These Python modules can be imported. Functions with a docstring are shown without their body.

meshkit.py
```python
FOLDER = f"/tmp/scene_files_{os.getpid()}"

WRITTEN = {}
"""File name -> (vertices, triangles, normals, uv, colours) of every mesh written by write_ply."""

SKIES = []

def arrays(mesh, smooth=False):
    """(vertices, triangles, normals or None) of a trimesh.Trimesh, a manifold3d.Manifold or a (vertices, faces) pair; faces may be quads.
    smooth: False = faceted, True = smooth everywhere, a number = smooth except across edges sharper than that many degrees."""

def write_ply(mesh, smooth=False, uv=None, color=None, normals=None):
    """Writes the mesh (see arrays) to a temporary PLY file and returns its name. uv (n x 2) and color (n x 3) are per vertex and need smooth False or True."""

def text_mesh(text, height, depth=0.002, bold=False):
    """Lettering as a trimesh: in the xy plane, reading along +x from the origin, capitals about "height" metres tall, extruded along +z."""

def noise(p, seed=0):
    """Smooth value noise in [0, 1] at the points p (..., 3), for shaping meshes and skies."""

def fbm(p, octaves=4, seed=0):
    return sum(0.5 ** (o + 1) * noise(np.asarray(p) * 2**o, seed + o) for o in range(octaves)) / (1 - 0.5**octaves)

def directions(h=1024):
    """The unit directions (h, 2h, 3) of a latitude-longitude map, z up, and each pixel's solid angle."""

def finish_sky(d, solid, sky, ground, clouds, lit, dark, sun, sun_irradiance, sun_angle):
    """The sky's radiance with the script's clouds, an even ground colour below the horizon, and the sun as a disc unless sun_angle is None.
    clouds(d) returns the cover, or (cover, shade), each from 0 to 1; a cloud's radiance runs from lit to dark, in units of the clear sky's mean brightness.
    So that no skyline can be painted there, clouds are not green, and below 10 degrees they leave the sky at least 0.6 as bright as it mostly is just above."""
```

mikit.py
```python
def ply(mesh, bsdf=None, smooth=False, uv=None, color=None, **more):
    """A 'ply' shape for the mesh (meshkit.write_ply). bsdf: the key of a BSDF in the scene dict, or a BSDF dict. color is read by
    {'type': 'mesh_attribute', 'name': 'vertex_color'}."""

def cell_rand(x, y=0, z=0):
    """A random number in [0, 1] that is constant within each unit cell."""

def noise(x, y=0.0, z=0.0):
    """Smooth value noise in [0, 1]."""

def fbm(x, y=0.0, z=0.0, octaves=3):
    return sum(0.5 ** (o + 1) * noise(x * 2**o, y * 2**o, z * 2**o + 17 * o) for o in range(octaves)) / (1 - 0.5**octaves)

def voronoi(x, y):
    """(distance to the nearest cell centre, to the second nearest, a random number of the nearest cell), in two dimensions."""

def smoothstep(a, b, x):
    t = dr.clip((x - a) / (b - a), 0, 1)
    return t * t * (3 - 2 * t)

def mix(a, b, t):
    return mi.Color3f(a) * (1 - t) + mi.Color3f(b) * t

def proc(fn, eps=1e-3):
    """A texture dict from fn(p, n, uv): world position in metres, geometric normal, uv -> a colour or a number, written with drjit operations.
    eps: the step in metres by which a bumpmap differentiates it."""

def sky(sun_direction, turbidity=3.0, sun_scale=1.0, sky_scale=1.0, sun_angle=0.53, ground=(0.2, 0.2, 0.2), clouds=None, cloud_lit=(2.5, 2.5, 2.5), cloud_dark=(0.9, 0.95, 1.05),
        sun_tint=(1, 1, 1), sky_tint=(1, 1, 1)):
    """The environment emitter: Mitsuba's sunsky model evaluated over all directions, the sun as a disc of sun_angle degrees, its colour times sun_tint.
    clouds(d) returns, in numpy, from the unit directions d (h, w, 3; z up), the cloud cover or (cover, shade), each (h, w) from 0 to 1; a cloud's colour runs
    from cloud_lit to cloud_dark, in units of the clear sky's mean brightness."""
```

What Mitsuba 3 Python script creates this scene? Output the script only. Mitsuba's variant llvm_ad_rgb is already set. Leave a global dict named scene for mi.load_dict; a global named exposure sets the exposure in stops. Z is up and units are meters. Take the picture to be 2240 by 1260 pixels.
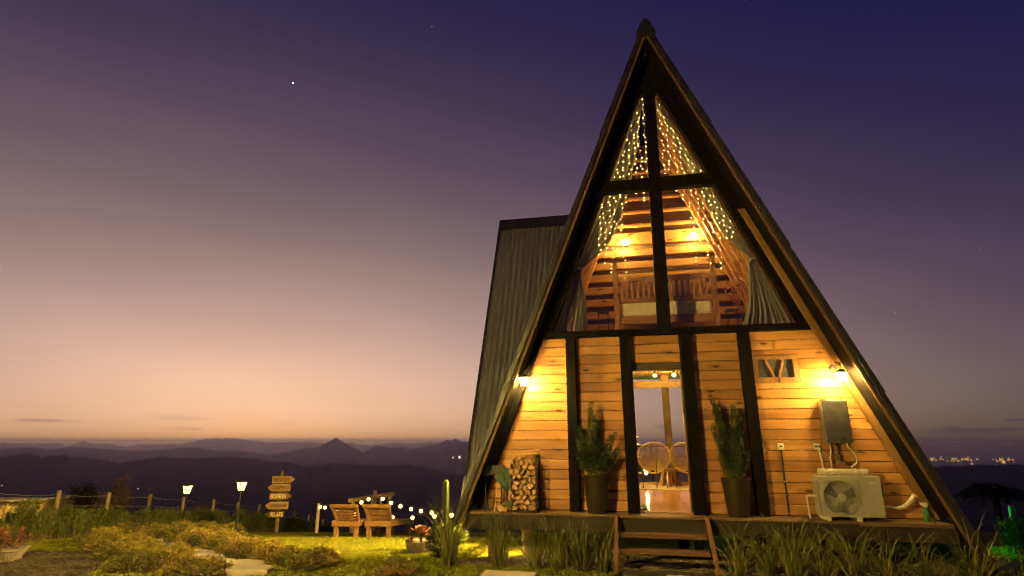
import math, random
import numpy as np, trimesh, mitsuba as mi, mikit, meshkit, drjit as dr
from shapely.geometry import Polygon, box as sbox, Point
from shapely.ops import unary_union
from mikit import proc, noise, fbm, voronoi, cell_rand, smoothstep, mix

T = mi.ScalarTransform4f
rng = np.random.default_rng(7)
scene, labels = {}, {}

# ------------------------------------------------------------------ camera, sky, exposure
YAW, TILT, F_PX = math.radians(11.7), math.radians(15.5), 1201.0
CAM = np.array([0.0, -9.0, 1.72])
SY, CY = math.sin(YAW), math.cos(YAW)
FWD = np.array([-SY * math.cos(TILT), CY * math.cos(TILT), math.sin(TILT)])
HAZE = 9.5e-5
scene['camera'] = {'type': 'perspective', 'fov': 2 * math.degrees(math.atan(1120 / F_PX)), 'fov_axis': 'x', 'near_clip': 0.05, 'far_clip': 3000000.0,
                   'to_world': T().look_at(origin=CAM.tolist(), target=(CAM + FWD).tolist(), up=[0, 0, 1]), 'medium': {'type': 'ref', 'id': 'air'}}
exposure = 4.0                       # a long night exposure: every light below is divided by 2**4
DIM = 2.0 ** -exposure
SUN_AZ, SUN_EL = math.radians(125.9), math.radians(3.0)
SUN = np.array([math.cos(SUN_AZ) * math.cos(SUN_EL), math.sin(SUN_AZ) * math.cos(SUN_EL), math.sin(SUN_EL)])


def dusk(d):
    """thin high haze: warm where the sun went down, deep blue away from it, with a few low streaks of cloud"""
    el = np.degrees(np.arcsin(np.clip(d[..., 2], -1, 1)))
    az = np.degrees(np.arccos(np.clip((d[..., 0] * SUN[0] + d[..., 1] * SUN[1]) / np.maximum(np.hypot(d[..., 0], d[..., 1]) * math.cos(SUN_EL), 1e-6), -1, 1)))
    veil = np.exp(-(np.maximum(el, 0) / 11.6) ** 1.09 - (az / 51.0) ** 2)
    n = meshkit.fbm(np.stack([d[..., 0] * 9, d[..., 1] * 9, d[..., 2] * 150], -1), 4, 3)
    streak = np.clip((n - 0.60) / 0.10, 0, 1) * np.exp(-((el - 1.1) / 0.9) ** 2)
    soft = meshkit.fbm(np.stack([d[..., 0] * 4, d[..., 1] * 4, d[..., 2] * 11], -1), 3, 5) - 0.5
    cover = 0.9 - 0.73 * np.exp(-np.maximum(el, 0) / 5.0) + 0.35 * streak
    return cover, np.clip(1 - veil * (1 + 0.22 * soft) * (1 - 0.8 * streak), 0, 1)


SKY_MEAN = 0.0265          # mean brightness of the clear sky before exposure: cloud colours are in units of it
scene['sky'] = {**mikit.sky(SUN.tolist(), turbidity=4, sun_scale=0.0, sky_scale=DIM, sky_tint=(1.32, 1.22, 1.0), clouds=dusk, ground=(0.05, 0.045, 0.05),
                            cloud_lit=tuple(np.array([1.22, 0.79, 0.60]) / (0.9 * SKY_MEAN)), cloud_dark=tuple(np.array([0.002, 0.002, 0.0465]) / (0.9 * SKY_MEAN))),
                'sampling_weight': 10.0}
scene['air'] = {'type': 'homogeneous', 'albedo': {'type': 'rgb', 'value': [0.96, 0.90, 0.95]}, 'sigma_t': {'type': 'rgb', 'value': [HAZE, HAZE * 1.05, HAZE * 1.75]}, 'phase': {'type': 'hg', 'g': 0.88}}

WARM = np.array([1.0, 0.66, 0.145])
# brightness of every lamp (radiance of its glowing surface)
L_LANTERN, L_LOFT, L_ROOM, L_GARDEN, L_FLOOD, L_YARD, L_BULB, L_FAIRY, L_GREEN, L_GROUND = 1550., 850., 420., 5., 44000., 4800., 7., 26., 3000., 2300.


def glow(L, col=WARM, weight=1.0):
    return {'type': 'area', 'radiance': {'type': 'rgb', 'value': [float(v) for v in np.asarray(col) * L * DIM]}, 'sampling_weight': weight}


# ------------------------------------------------------------------ keys, labels
_count = {}


def new(kind, parent=None):
    base = f'{parent}__{kind}' if parent else kind
    n = _count.get(base, 0)
    _count[base] = n + 1
    return base if n == 0 else f'{base}_{n:03d}'


def put(kind, mesh, mat, parent=None, smooth=False, label=None, cat=None, group=None, stuff=False, **kw):
    key = new(kind, parent)
    scene[key] = mikit.ply(mesh, 'mat_' + mat, smooth=smooth, **kw) if not isinstance(mesh, dict) else {**mesh, **kw}
    tag(key, label, cat, group, 'stuff' if stuff else None)
    return key


def tag(key, label=None, cat=None, group=None, kind=None):
    d = {k: v for k, v in dict(label=label, category=cat, group=group, kind=kind).items() if v}
    if d:
        labels[key] = {**labels.get(key, {}), **d}
    return key


def thing(kind, label, cat, group=None):
    return tag(new(kind), label, cat, group)


def struct(kind, mesh, mat, label=None, smooth=False):
    k = put(kind, mesh, mat, smooth=smooth)
    tag(k, label or kind.replace('_', ' '), None, None, 'structure')
    return k


# ------------------------------------------------------------------ mesh helpers
def cat(ms):
    return trimesh.util.concatenate([m if isinstance(m, trimesh.Trimesh) else trimesh.Trimesh(*m, process=False) for m in ms])


def hull(p):
    return trimesh.convex.convex_hull(np.asarray(p, float))


def bx(x0, x1, y0, y1, z0, z1, b=0.0):
    lo, hi = np.minimum([x0, y0, z0], [x1, y1, z1]), np.maximum([x0, y0, z0], [x1, y1, z1])
    if b <= 0:
        m = trimesh.creation.box(hi - lo)
        m.apply_translation((lo + hi) / 2)
        return m
    P = []
    for k in range(3):
        i = np.array([b, b, b]); i[k] = 0
        a, c = lo + i, hi - i
        P += [[x, y, z] for x in (a[0], c[0]) for y in (a[1], c[1]) for z in (a[2], c[2])]
    return hull(P)


def frame(a, b, up=(0, 0, 1)):
    z = np.subtract(b, a).astype(float); L = np.linalg.norm(z); z /= L
    x = np.cross(up, z)
    if np.linalg.norm(x) < 1e-5:
        x = np.cross([1, 0, 0], z)
    x /= np.linalg.norm(x)
    M = np.eye(4); M[:3, 0], M[:3, 1], M[:3, 2], M[:3, 3] = x, np.cross(z, x), z, a
    return M, L


def beam(a, b, w, h, up=(0, 0, 1), bev=0.004):
    """square timber from a to b: w across, h along the side that faces up"""
    M, L = frame(a, b, up)
    m = bx(-w / 2, w / 2, -h / 2, h / 2, 0, L, bev)
    m.apply_transform(M)
    return m


def tube(P, r, n=8, cap=True):
    P = np.asarray(P, float); k = len(P); r = np.broadcast_to(r, (k,))
    t = np.gradient(P, axis=0); t /= np.linalg.norm(t, axis=1, keepdims=True) + 1e-12
    a = np.cross(t, [0.31, 0.17, 0.93]) if abs(t[0] @ [0.31, 0.17, 0.93]) < 0.95 else np.cross(t, [1.0, 0, 0])
    a /= np.linalg.norm(a, axis=1, keepdims=True) + 1e-12
    b = np.cross(t, a); g = np.arange(n) * 2 * np.pi / n
    v = (P[:, None] + r[:, None, None] * (np.cos(g)[None, :, None] * a[:, None] + np.sin(g)[None, :, None] * b[:, None])).reshape(-1, 3)
    i, j = np.meshgrid(np.arange(k - 1), np.arange(n), indexing='ij')
    q = np.stack([i * n + j, i * n + (j + 1) % n, (i + 1) * n + (j + 1) % n, (i + 1) * n + j], -1).reshape(-1, 4)
    f = np.vstack([q[:, [0, 1, 2]], q[:, [0, 2, 3]]])
    if cap:
        v = np.vstack([v, P[:1], P[-1:]]); c0, c1 = k * n, k * n + 1
        jj = np.arange(n)
        f = np.vstack([f, np.stack([jj * 0 + c0, (jj + 1) % n, jj], 1), np.stack([jj * 0 + c1, (k - 1) * n + jj, (k - 1) * n + (jj + 1) % n], 1)])
    return trimesh.Trimesh(v, f, process=False)


def cyl(a, b, r0, r1=None, n=16):
    r1 = r0 if r1 is None else r1
    return tube([a, np.add(a, np.subtract(b, a) * 0.5), b], [r0, (r0 + r1) / 2, r1], n)


def lathe(profile, n=32, c=(0, 0, 0)):
    """profile [(r, z)...] turned round the z axis"""
    p = np.asarray(profile, float); g = np.arange(n) * 2 * np.pi / n
    v = np.stack([p[:, None, 0] * np.cos(g), p[:, None, 0] * np.sin(g), np.broadcast_to(p[:, None, 1], (len(p), n))], -1).reshape(-1, 3) + c
    i, j = np.meshgrid(np.arange(len(p) - 1), np.arange(n), indexing='ij')
    q = np.stack([i * n + j, i * n + (j + 1) % n, (i + 1) * n + (j + 1) % n, (i + 1) * n + j], -1).reshape(-1, 4)
    return trimesh.Trimesh(v, np.vstack([q[:, [0, 1, 2]], q[:, [0, 2, 3]]]), process=False)


def sph(c, r, s=1):
    m = trimesh.creation.icosphere(s, r); m.apply_translation(c)
    return m


def plate(poly, y0, y1, bev=0.0):
    """convex outline in x, z made a board from y0 (front) to y1, its front edges broken by bev"""
    p = np.asarray(poly, float)
    if bev > 0:
        q = np.array(Polygon(p).buffer(-bev, join_style=2).exterior.coords)[:-1]
        P = [(x, y0 + bev, z) for x, z in p] + [(x, y1, z) for x, z in p] + [(x, y0, z) for x, z in q]
    else:
        P = [(x, y, z) for x, z in p for y in (y0, y1)]
    return hull(P)


def extr_xz(poly, y0, y1):
    """shapely outline in x, z (holes allowed) made a panel from y0 to y1"""
    ms = []
    for g in getattr(poly, 'geoms', [poly]):
        m = trimesh.creation.extrude_polygon(g, y1 - y0, engine='earcut')
        v = m.vertices
        ms.append(trimesh.Trimesh(np.stack([v[:, 0], y1 - v[:, 2], v[:, 1]], 1), m.faces, process=False))
    return cat(ms)


def ribbon(base, dirs, length, width, n=4, bend=0.6, twist=None):
    """many blades: base (k,3), dirs (k,3) start direction, bending over to the ground; returns one mesh"""
    base, d = np.asarray(base, float), np.asarray(dirs, float)
    k = len(base); L = np.broadcast_to(length, (k,)); W = np.broadcast_to(width, (k,)); B = np.broadcast_to(bend, (k,))
    d = d / np.linalg.norm(d, axis=1, keepdims=True)
    h = d.copy(); h[:, 2] = 0; hn = np.linalg.norm(h, axis=1, keepdims=True); h = np.where(hn > 1e-4, h / np.maximum(hn, 1e-9), [1.0, 0, 0])
    side = np.stack([-h[:, 1], h[:, 0], np.zeros(k)], 1)
    if twist is not None:
        side = side * np.cos(twist)[:, None] + h * np.sin(twist)[:, None]
    P, p, cur = [], base.copy(), d.copy()
    for i in range(n + 1):
        P.append(p.copy())
        p = p + cur * (L / n)[:, None]
        cur = cur + (h * 0.5 - [0, 0, 0.9]) * (B / n * (i + 1) / n * 2)[:, None]
        cur /= np.linalg.norm(cur, axis=1, keepdims=True)
    w = np.array([0.7] + [1.0 - (i / n) ** 2 * 0.75 for i in range(1, n)])
    V = []
    for i in range(n):
        V += [P[i] - side * (W * w[i] / 2)[:, None], P[i] + side * (W * w[i] / 2)[:, None]]
    V.append(P[n])
    V = np.stack(V, 1); m = 2 * n + 1
    f = []
    for i in range(n - 1):
        f += [[2 * i, 2 * i + 1, 2 * i + 3], [2 * i, 2 * i + 3, 2 * i + 2]]
    f.append([2 * n - 2, 2 * n - 1, 2 * n])
    f = (np.array(f)[None] + (np.arange(k) * m)[:, None, None]).reshape(-1, 3)
    return trimesh.Trimesh(V.reshape(-1, 3), f, process=False)


def leaves(c, d, length, width, cup=0.15):
    """rhombic leaves at c pointing along d, folded along their midrib"""
    c, d = np.asarray(c, float), np.asarray(d, float); k = len(c)
    d = d / np.maximum(np.linalg.norm(d, axis=1, keepdims=True), 1e-9)
    r = rng.normal(size=(k, 3)); s = np.cross(d, r); s /= np.maximum(np.linalg.norm(s, axis=1, keepdims=True), 1e-9)
    nn = np.cross(s, d)
    L, W = np.broadcast_to(length, (k,))[:, None], np.broadcast_to(width, (k,))[:, None]
    V = np.stack([c, c + d * L * .45 + s * W / 2 + nn * W * cup, c + d * L, c + d * L * .45 - s * W / 2 + nn * W * cup], 1)
    f = (np.array([[0, 1, 2], [0, 2, 3]])[None] + (np.arange(k) * 4)[:, None, None]).reshape(-1, 3)
    return trimesh.Trimesh(V.reshape(-1, 3), f, process=False)


def moved(m, loc=(0, 0, 0), rz=0.0, s=1.0):
    m = m.copy(); M = trimesh.transformations.rotation_matrix(rz, [0, 0, 1]); M[:3, :3] *= s; M[:3, 3] = loc
    m.apply_transform(M)
    return m


def dirs_up(k, spread, r=rng):
    a = r.uniform(0, 2 * np.pi, k); t = r.uniform(0, 1, k) * spread
    return np.stack([np.cos(a) * np.sin(t), np.sin(a) * np.sin(t), np.cos(t)], 1)


# ------------------------------------------------------------------ materials
def bsdf(name, col, rough=0.6, spec=0.3, two=True, bump=None, scale=0.002, **kw):
    c = proc(col) if callable(col) else {'type': 'rgb', 'value': list(map(float, col))}
    b = {'type': 'principled', 'base_color': c, 'roughness': rough, 'specular': spec, **kw}
    if bump:
        b = {'type': 'bumpmap', 'arbitrary': proc(bump, eps=kw.pop('eps', 0.002)), 'scale': scale, 'bsdf': b}
    scene['mat_' + name] = {'type': 'twosided', 'bsdf': b} if two else b
    return name


def diffuse(name, col):
    c = proc(col) if callable(col) else {'type': 'rgb', 'value': list(map(float, col))}
    scene['mat_' + name] = {'type': 'twosided', 'bsdf': {'type': 'diffuse', 'reflectance': c}}
    return name


def wood(a, b, axis='x', knots=True, seed=0.0):
    """sawn softwood: growth lines along the board, a few brown knots, streaks of heartwood"""
    def fn(p, n, uv):
        q = {'x': (p.x, p.z + p.y), 'z': (p.z, p.x + p.y), 'y': (p.y, p.x + p.z)}[axis]
        u, v = q[0] + seed, q[1] + seed * 1.7
        warp = noise(u * 1.3, v * 6.0) * 0.35 + noise(u * 4, v * 9) * 0.1
        line = noise(u * 0.8, v * 70 + warp * 26, 1.5)
        fine = noise(u * 6, v * 260)
        patch = noise(u * 1.1, dr.floor(v / 0.148) * 3.1, 4.0)
        t = dr.clip(0.45 * line + 0.2 * fine + 0.55 * patch - 0.1, 0, 1)
        c = mix(a, b, t)
        if knots:
            d1, _, r1 = voronoi(u * 1.9, v * 6.2)
            k = smoothstep(0.17, 0.05, d1) * dr.select(r1 > 0.78, 1.0, 0.0)
            ring = smoothstep(0.42, 0.15, d1) * dr.select(r1 > 0.78, 0.45, 0.0)
            c = mix(c, mi.Color3f(b) * 0.28, dr.maximum(k, ring * noise(u * 30, v * 60)))
        return c
    return fn


bsdf('pine_siding', wood((0.49, 0.245, 0.085), (0.30, 0.132, 0.042)), 0.5, 0.35, bump=lambda p, n, uv: noise(p.x * 3, p.z * 90) + 0.4 * noise(p.x * 25, p.z * 300), scale=0.0012)
bsdf('pine_siding_dark', wood((0.41, 0.192, 0.068), (0.24, 0.098, 0.033), seed=5.3), 0.5, 0.35)
bsdf('pine_siding_pale', wood((0.54, 0.285, 0.108), (0.35, 0.16, 0.056), seed=11.9), 0.5, 0.35)
bsdf('pine_trim', wood((0.26, 0.132, 0.05), (0.155, 0.072, 0.027), 'z', seed=3.1), 0.5, 0.35)
bsdf('black_timber', wood((0.010, 0.0082, 0.0078), (0.0045, 0.0038, 0.0038), 'z', False), 0.8, 0.05)
bsdf('deck_wood', wood((0.22, 0.125, 0.065), (0.11, 0.06, 0.032), 'x', True, 2.0), 0.5, 0.4)
bsdf('step_wood', wood((0.20, 0.095, 0.05), (0.09, 0.042, 0.024), 'x', False, 7.0), 0.55, 0.35)
bsdf('beam_wood', wood((0.05, 0.034, 0.025), (0.024, 0.017, 0.013), 'x', False, 9.0), 0.6, 0.3)
bsdf('loft_wood', wood((0.48, 0.28, 0.115), (0.29, 0.15, 0.06), 'x', True, 4.0), 0.45, 0.35)
bsdf('slat_board', wood((0.38, 0.20, 0.08), (0.22, 0.105, 0.04), 'x', True, 4.0), 0.45, 0.35)
bsdf('bed_wood', wood((0.34, 0.16, 0.065), (0.20, 0.085, 0.035), 'x', False, 4.6), 0.4, 0.4)
bsdf('dark_board', wood((0.11, 0.068, 0.038), (0.06, 0.036, 0.022), 'x', False, 1.0), 0.6, 0.3)
bsdf('strip_wood', (0.13, 0.066, 0.032), 0.6)
bsdf('roof_black', lambda p, n, uv: mix((0.016, 0.016, 0.019), (0.03, 0.029, 0.031), noise(p.x * 9, p.y * 9, p.z * 4)), 0.42, 0.4)
bsdf('corrugated_steel', lambda p, n, uv: mix((0.145, 0.135, 0.14), (0.20, 0.187, 0.19), fbm(p.x * 7, p.y * 3, p.z * 2)), 0.5, 0.5, metallic=0.25)
bsdf('black_steel', (0.02, 0.02, 0.022), 0.45, 0.4)
bsdf('white_plastic', (0.62, 0.59, 0.50), 0.45, 0.4)
bsdf('cream_plastic', lambda p, n, uv: mix((0.36, 0.34, 0.27), (0.30, 0.28, 0.22), fbm(p.x * 8, p.y * 8, p.z * 5)), 0.45, 0.35)
bsdf('grille_grey', (0.30, 0.285, 0.24), 0.5)
bsdf('heater_front', lambda p, n, uv: mix((0.045, 0.042, 0.05), (0.06, 0.056, 0.065), noise(p.x * 20, p.z * 20)), 0.28, 0.5)
bsdf('brushed_metal', (0.45, 0.43, 0.40), 0.35, 0.5, metallic=0.8)
bsdf('pale_hose', lambda p, n, uv: mix((0.60, 0.55, 0.44), (0.42, 0.37, 0.28), fbm(p.x * 30, p.y * 30, p.z * 30)), 0.6)
bsdf('green_bottle', (0.03, 0.16, 0.05), 0.25, 0.5)
bsdf('brown_pot', lambda p, n, uv: mix((0.032, 0.018, 0.012), (0.021, 0.0125, 0.0095), fbm(p.x * 12, p.y * 12, p.z * 6)), 0.28, 0.5)
bsdf('clay_bowl', lambda p, n, uv: mix((0.15, 0.11, 0.10), (0.10, 0.075, 0.068), fbm(p.x * 14, p.y * 14, p.z * 14)), 0.7)
bsdf('cast_stone', lambda p, n, uv: mix((0.30, 0.26, 0.20), (0.21, 0.18, 0.135), fbm(p.x * 9, p.y * 9, p.z * 14)), 0.75)
bsdf('soil', (0.03, 0.022, 0.015), 0.9)
bsdf('log_end', lambda p, n, uv: mix((0.60, 0.40, 0.18), (0.42, 0.25, 0.10), fbm(p.x * 26, p.z * 26, p.y * 3)), 0.7)
bsdf('log_end_dark', lambda p, n, uv: mix((0.46, 0.28, 0.12), (0.28, 0.155, 0.065), fbm(p.x * 26, p.z * 26, p.y * 3)), 0.7)
diffuse('green_cloth', lambda p, n, uv: mix((0.09, 0.135, 0.085), (0.055, 0.09, 0.055), fbm(p.x * 40, p.y * 40, p.z * 40)))
scene['mat_curtain_cloth'] = {'type': 'principledthin', 'base_color': proc(lambda p, n, uv: mix((0.30, 0.27, 0.19), (0.25, 0.225, 0.155), noise(p.x * 60, p.y * 60, p.z * 5))), 'roughness': 0.8, 'diff_trans': 0.22}
diffuse('white_linen', lambda p, n, uv: mix((0.66, 0.60, 0.47), (0.55, 0.49, 0.37), fbm(p.x * 7, p.y * 7, p.z * 9)))
diffuse('rug', lambda p, n, uv: mix((0.60, 0.53, 0.40), (0.45, 0.38, 0.27), fbm(p.x * 9, p.y * 30)))
bsdf('floor_gloss', lambda p, n, uv: mix((0.36, 0.20, 0.09), (0.26, 0.135, 0.058), noise(p.x * 3, p.y * 12)) * dr.select(dr.abs(p.x / 0.42 - dr.floor(p.x / 0.42) - 0.5) > 0.49, 0.55, 1.0), 0.16, 0.6)
bsdf('wicker', (0.46, 0.33, 0.16), 0.5)
bsdf('concrete', lambda p, n, uv: mix((0.42, 0.37, 0.29), (0.28, 0.245, 0.19), fbm(p.x * 6, p.y * 6, p.z * 6)), 0.85)
bsdf('paver_stone', lambda p, n, uv: mix((0.44, 0.39, 0.30), (0.30, 0.26, 0.20), fbm(p.x * 8, p.y * 8, p.z * 8)), 0.85)
bsdf('fence_wood', wood((0.42, 0.30, 0.17), (0.25, 0.17, 0.09), 'z', False, 2.2), 0.75)
bsdf('chair_wood', wood((0.24, 0.125, 0.045), (0.15, 0.07, 0.027), 'x', False, 6.4), 0.55)
bsdf('slat_wood', wood((0.24, 0.115, 0.045), (0.14, 0.064, 0.027), 'x', False, 8.1), 0.55)
bsdf('sign_wood', wood((0.27, 0.165, 0.06), (0.19, 0.105, 0.04), 'x', False, 1.4), 0.65)
bsdf('sign_wood_brown', wood((0.17, 0.085, 0.03), (0.115, 0.055, 0.02), 'x', False, 3.4), 0.65)
bsdf('sign_wood_dark', wood((0.07, 0.034, 0.018), (0.045, 0.022, 0.012), 'x', False, 5.4), 0.65)
bsdf('letter_pale', (0.62, 0.52, 0.28), 0.7)
bsdf('letter_dark', (0.07, 0.035, 0.012), 0.7)
bsdf('stake_wood', wood((0.12, 0.075, 0.045), (0.06, 0.04, 0.026), 'z', False, 5.0), 0.75)
bsdf('shed_wall', lambda p, n, uv: mix((0.42, 0.30, 0.10), (0.30, 0.21, 0.075), fbm(p.x * 2, p.y * 2, p.z * 3)), 0.7)
bsdf('shed_roof', (0.26, 0.22, 0.19), 0.7)
diffuse('white_rope', (0.66, 0.60, 0.50))
diffuse('wire_grey', (0.22, 0.20, 0.19))
diffuse('wire_copper', (0.35, 0.25, 0.10))


def leafy(a, b, s=3.0):
    return lambda p, n, uv: mix(a, b, dr.clip(1.6 * noise(p.x * s, p.y * s, p.z * s) - 0.3 + 0.5 * (noise(p.x * s * 17, p.y * s * 17, p.z * s * 17) - 0.5), 0, 1))


diffuse('conifer_leaf', leafy((0.028, 0.046, 0.018), (0.066, 0.092, 0.030), 6))
diffuse('hedge_leaf', leafy((0.070, 0.105, 0.022), (0.15, 0.155, 0.030), 2.5))
diffuse('hedge_stem', (0.22, 0.155, 0.06))
diffuse('flax_leaf', leafy((0.07, 0.092, 0.024), (0.23, 0.21, 0.055), 5))
diffuse('bark', (0.07, 0.05, 0.035))
diffuse('heath_leaf', leafy((0.10, 0.11, 0.026), (0.34, 0.25, 0.05), 3.5))
diffuse('pink_flower', leafy((0.34, 0.10, 0.13), (0.42, 0.20, 0.20), 9))
diffuse('bronze_leaf', leafy((0.12, 0.062, 0.045), (0.22, 0.115, 0.075), 8))
diffuse('dark_leaf', leafy((0.022, 0.030, 0.012), (0.06, 0.065, 0.02), 5))
diffuse('red_leaf', leafy((0.24, 0.085, 0.03), (0.38, 0.19, 0.06), 7))
diffuse('cactus_skin', lambda p, n, uv: mix((0.030, 0.044, 0.013), (0.045, 0.055, 0.016), noise(p.x * 40, p.y * 40, p.z * 8)))
diffuse('night_tree', leafy((0.018, 0.017, 0.012), (0.035, 0.026, 0.016), 1.5))
diffuse('dried_leaf', (0.40, 0.14, 0.05))


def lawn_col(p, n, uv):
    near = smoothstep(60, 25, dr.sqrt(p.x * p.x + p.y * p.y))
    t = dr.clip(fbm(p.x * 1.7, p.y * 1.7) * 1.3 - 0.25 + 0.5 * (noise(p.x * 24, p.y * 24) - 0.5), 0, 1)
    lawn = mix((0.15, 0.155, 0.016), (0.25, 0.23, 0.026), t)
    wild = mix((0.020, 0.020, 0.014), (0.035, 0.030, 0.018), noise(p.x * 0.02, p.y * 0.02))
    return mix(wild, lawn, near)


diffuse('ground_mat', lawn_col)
diffuse('grass_blade', lambda p, n, uv: mix((0.15, 0.16, 0.016), (0.28, 0.25, 0.03), dr.clip(fbm(p.x * 1.7, p.y * 1.7) * 1.3 - 0.25 + 0.9 * (noise(p.x * 70, p.y * 70) - 0.5), 0, 1)))
diffuse('gravel_mat', lambda p, n, uv: mix((0.055, 0.042, 0.028), (0.17, 0.135, 0.09), dr.clip(noise(p.x * 45, p.y * 45) * 0.8 + 0.5 * (fbm(p.x * 5, p.y * 5) - 0.4), 0, 1)))
diffuse('pebble_mat', lambda p, n, uv: mix((0.09, 0.068, 0.046), (0.30, 0.24, 0.17), cell_rand(p.x * 21, p.y * 21, 0.0)))
diffuse('hill_mat', lambda p, n, uv: mix((0.020, 0.017, 0.014), (0.036, 0.030, 0.022), noise(p.x * 0.01, p.y * 0.01)))
scene['mat_pane_glass'] = {'type': 'thindielectric'}


# ------------------------------------------------------------------ the land
def sp(v, w=1.0):
    return w * np.log1p(np.exp(np.clip(v / w, -40, 40)))


def ahead(x, y):
    return -x * SY + (y + 9) * CY


def gz(x, y):
    """height of the garden: level by the cabin, falling away down the slope behind"""
    u = ahead(np.asarray(x, float), np.asarray(y, float))
    return -0.10 * sp(u - 9.5, .6) - 0.05 * sp(u - 16) - 0.2 * sp(u - 27, 2)


def land(x, y):
    r = np.hypot(x, y)
    far = np.clip((r - 35) / 900, 0, 1) ** 0.7
    z = np.maximum(gz(x, y), -9 - 0.25 * np.maximum(r - 60, 0))
    z = z * (1 - far) + (-330) * far
    bumps = (meshkit.fbm(np.stack([x / 120, y / 120, x * 0], -1), 3, 2) - 0.5) * np.clip((r - 60) / 200, 0, 1) * np.clip((2500 - r) / 1500, 0, 1) * 30
    return np.maximum(z + bumps, -331)


def ground_mesh():
    r = np.concatenate([[0.0], np.linspace(0.6, 30, 100), np.geomspace(30.5, 300000, 150)])
    a = np.arange(256) * 2 * np.pi / 256
    x, y = r[:, None] * np.cos(a) - 2, r[:, None] * np.sin(a)
    v = np.stack([x, y, land(x, y)], -1).reshape(-1, 3)
    n = 256
    i, j = np.meshgrid(np.arange(len(r) - 1), np.arange(n), indexing='ij')
    q = np.stack([i * n + j, (i + 1) * n + j, (i + 1) * n + (j + 1) % n, i * n + (j + 1) % n], -1).reshape(-1, 4)
    return trimesh.Trimesh(v, np.vstack([q[:, [0, 1, 2]], q[:, [0, 2, 3]]]), process=False)


struct('ground', ground_mesh(), 'ground_mat', 'sloping garden lawn and the dark valley floor beyond', smooth=True)


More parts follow.
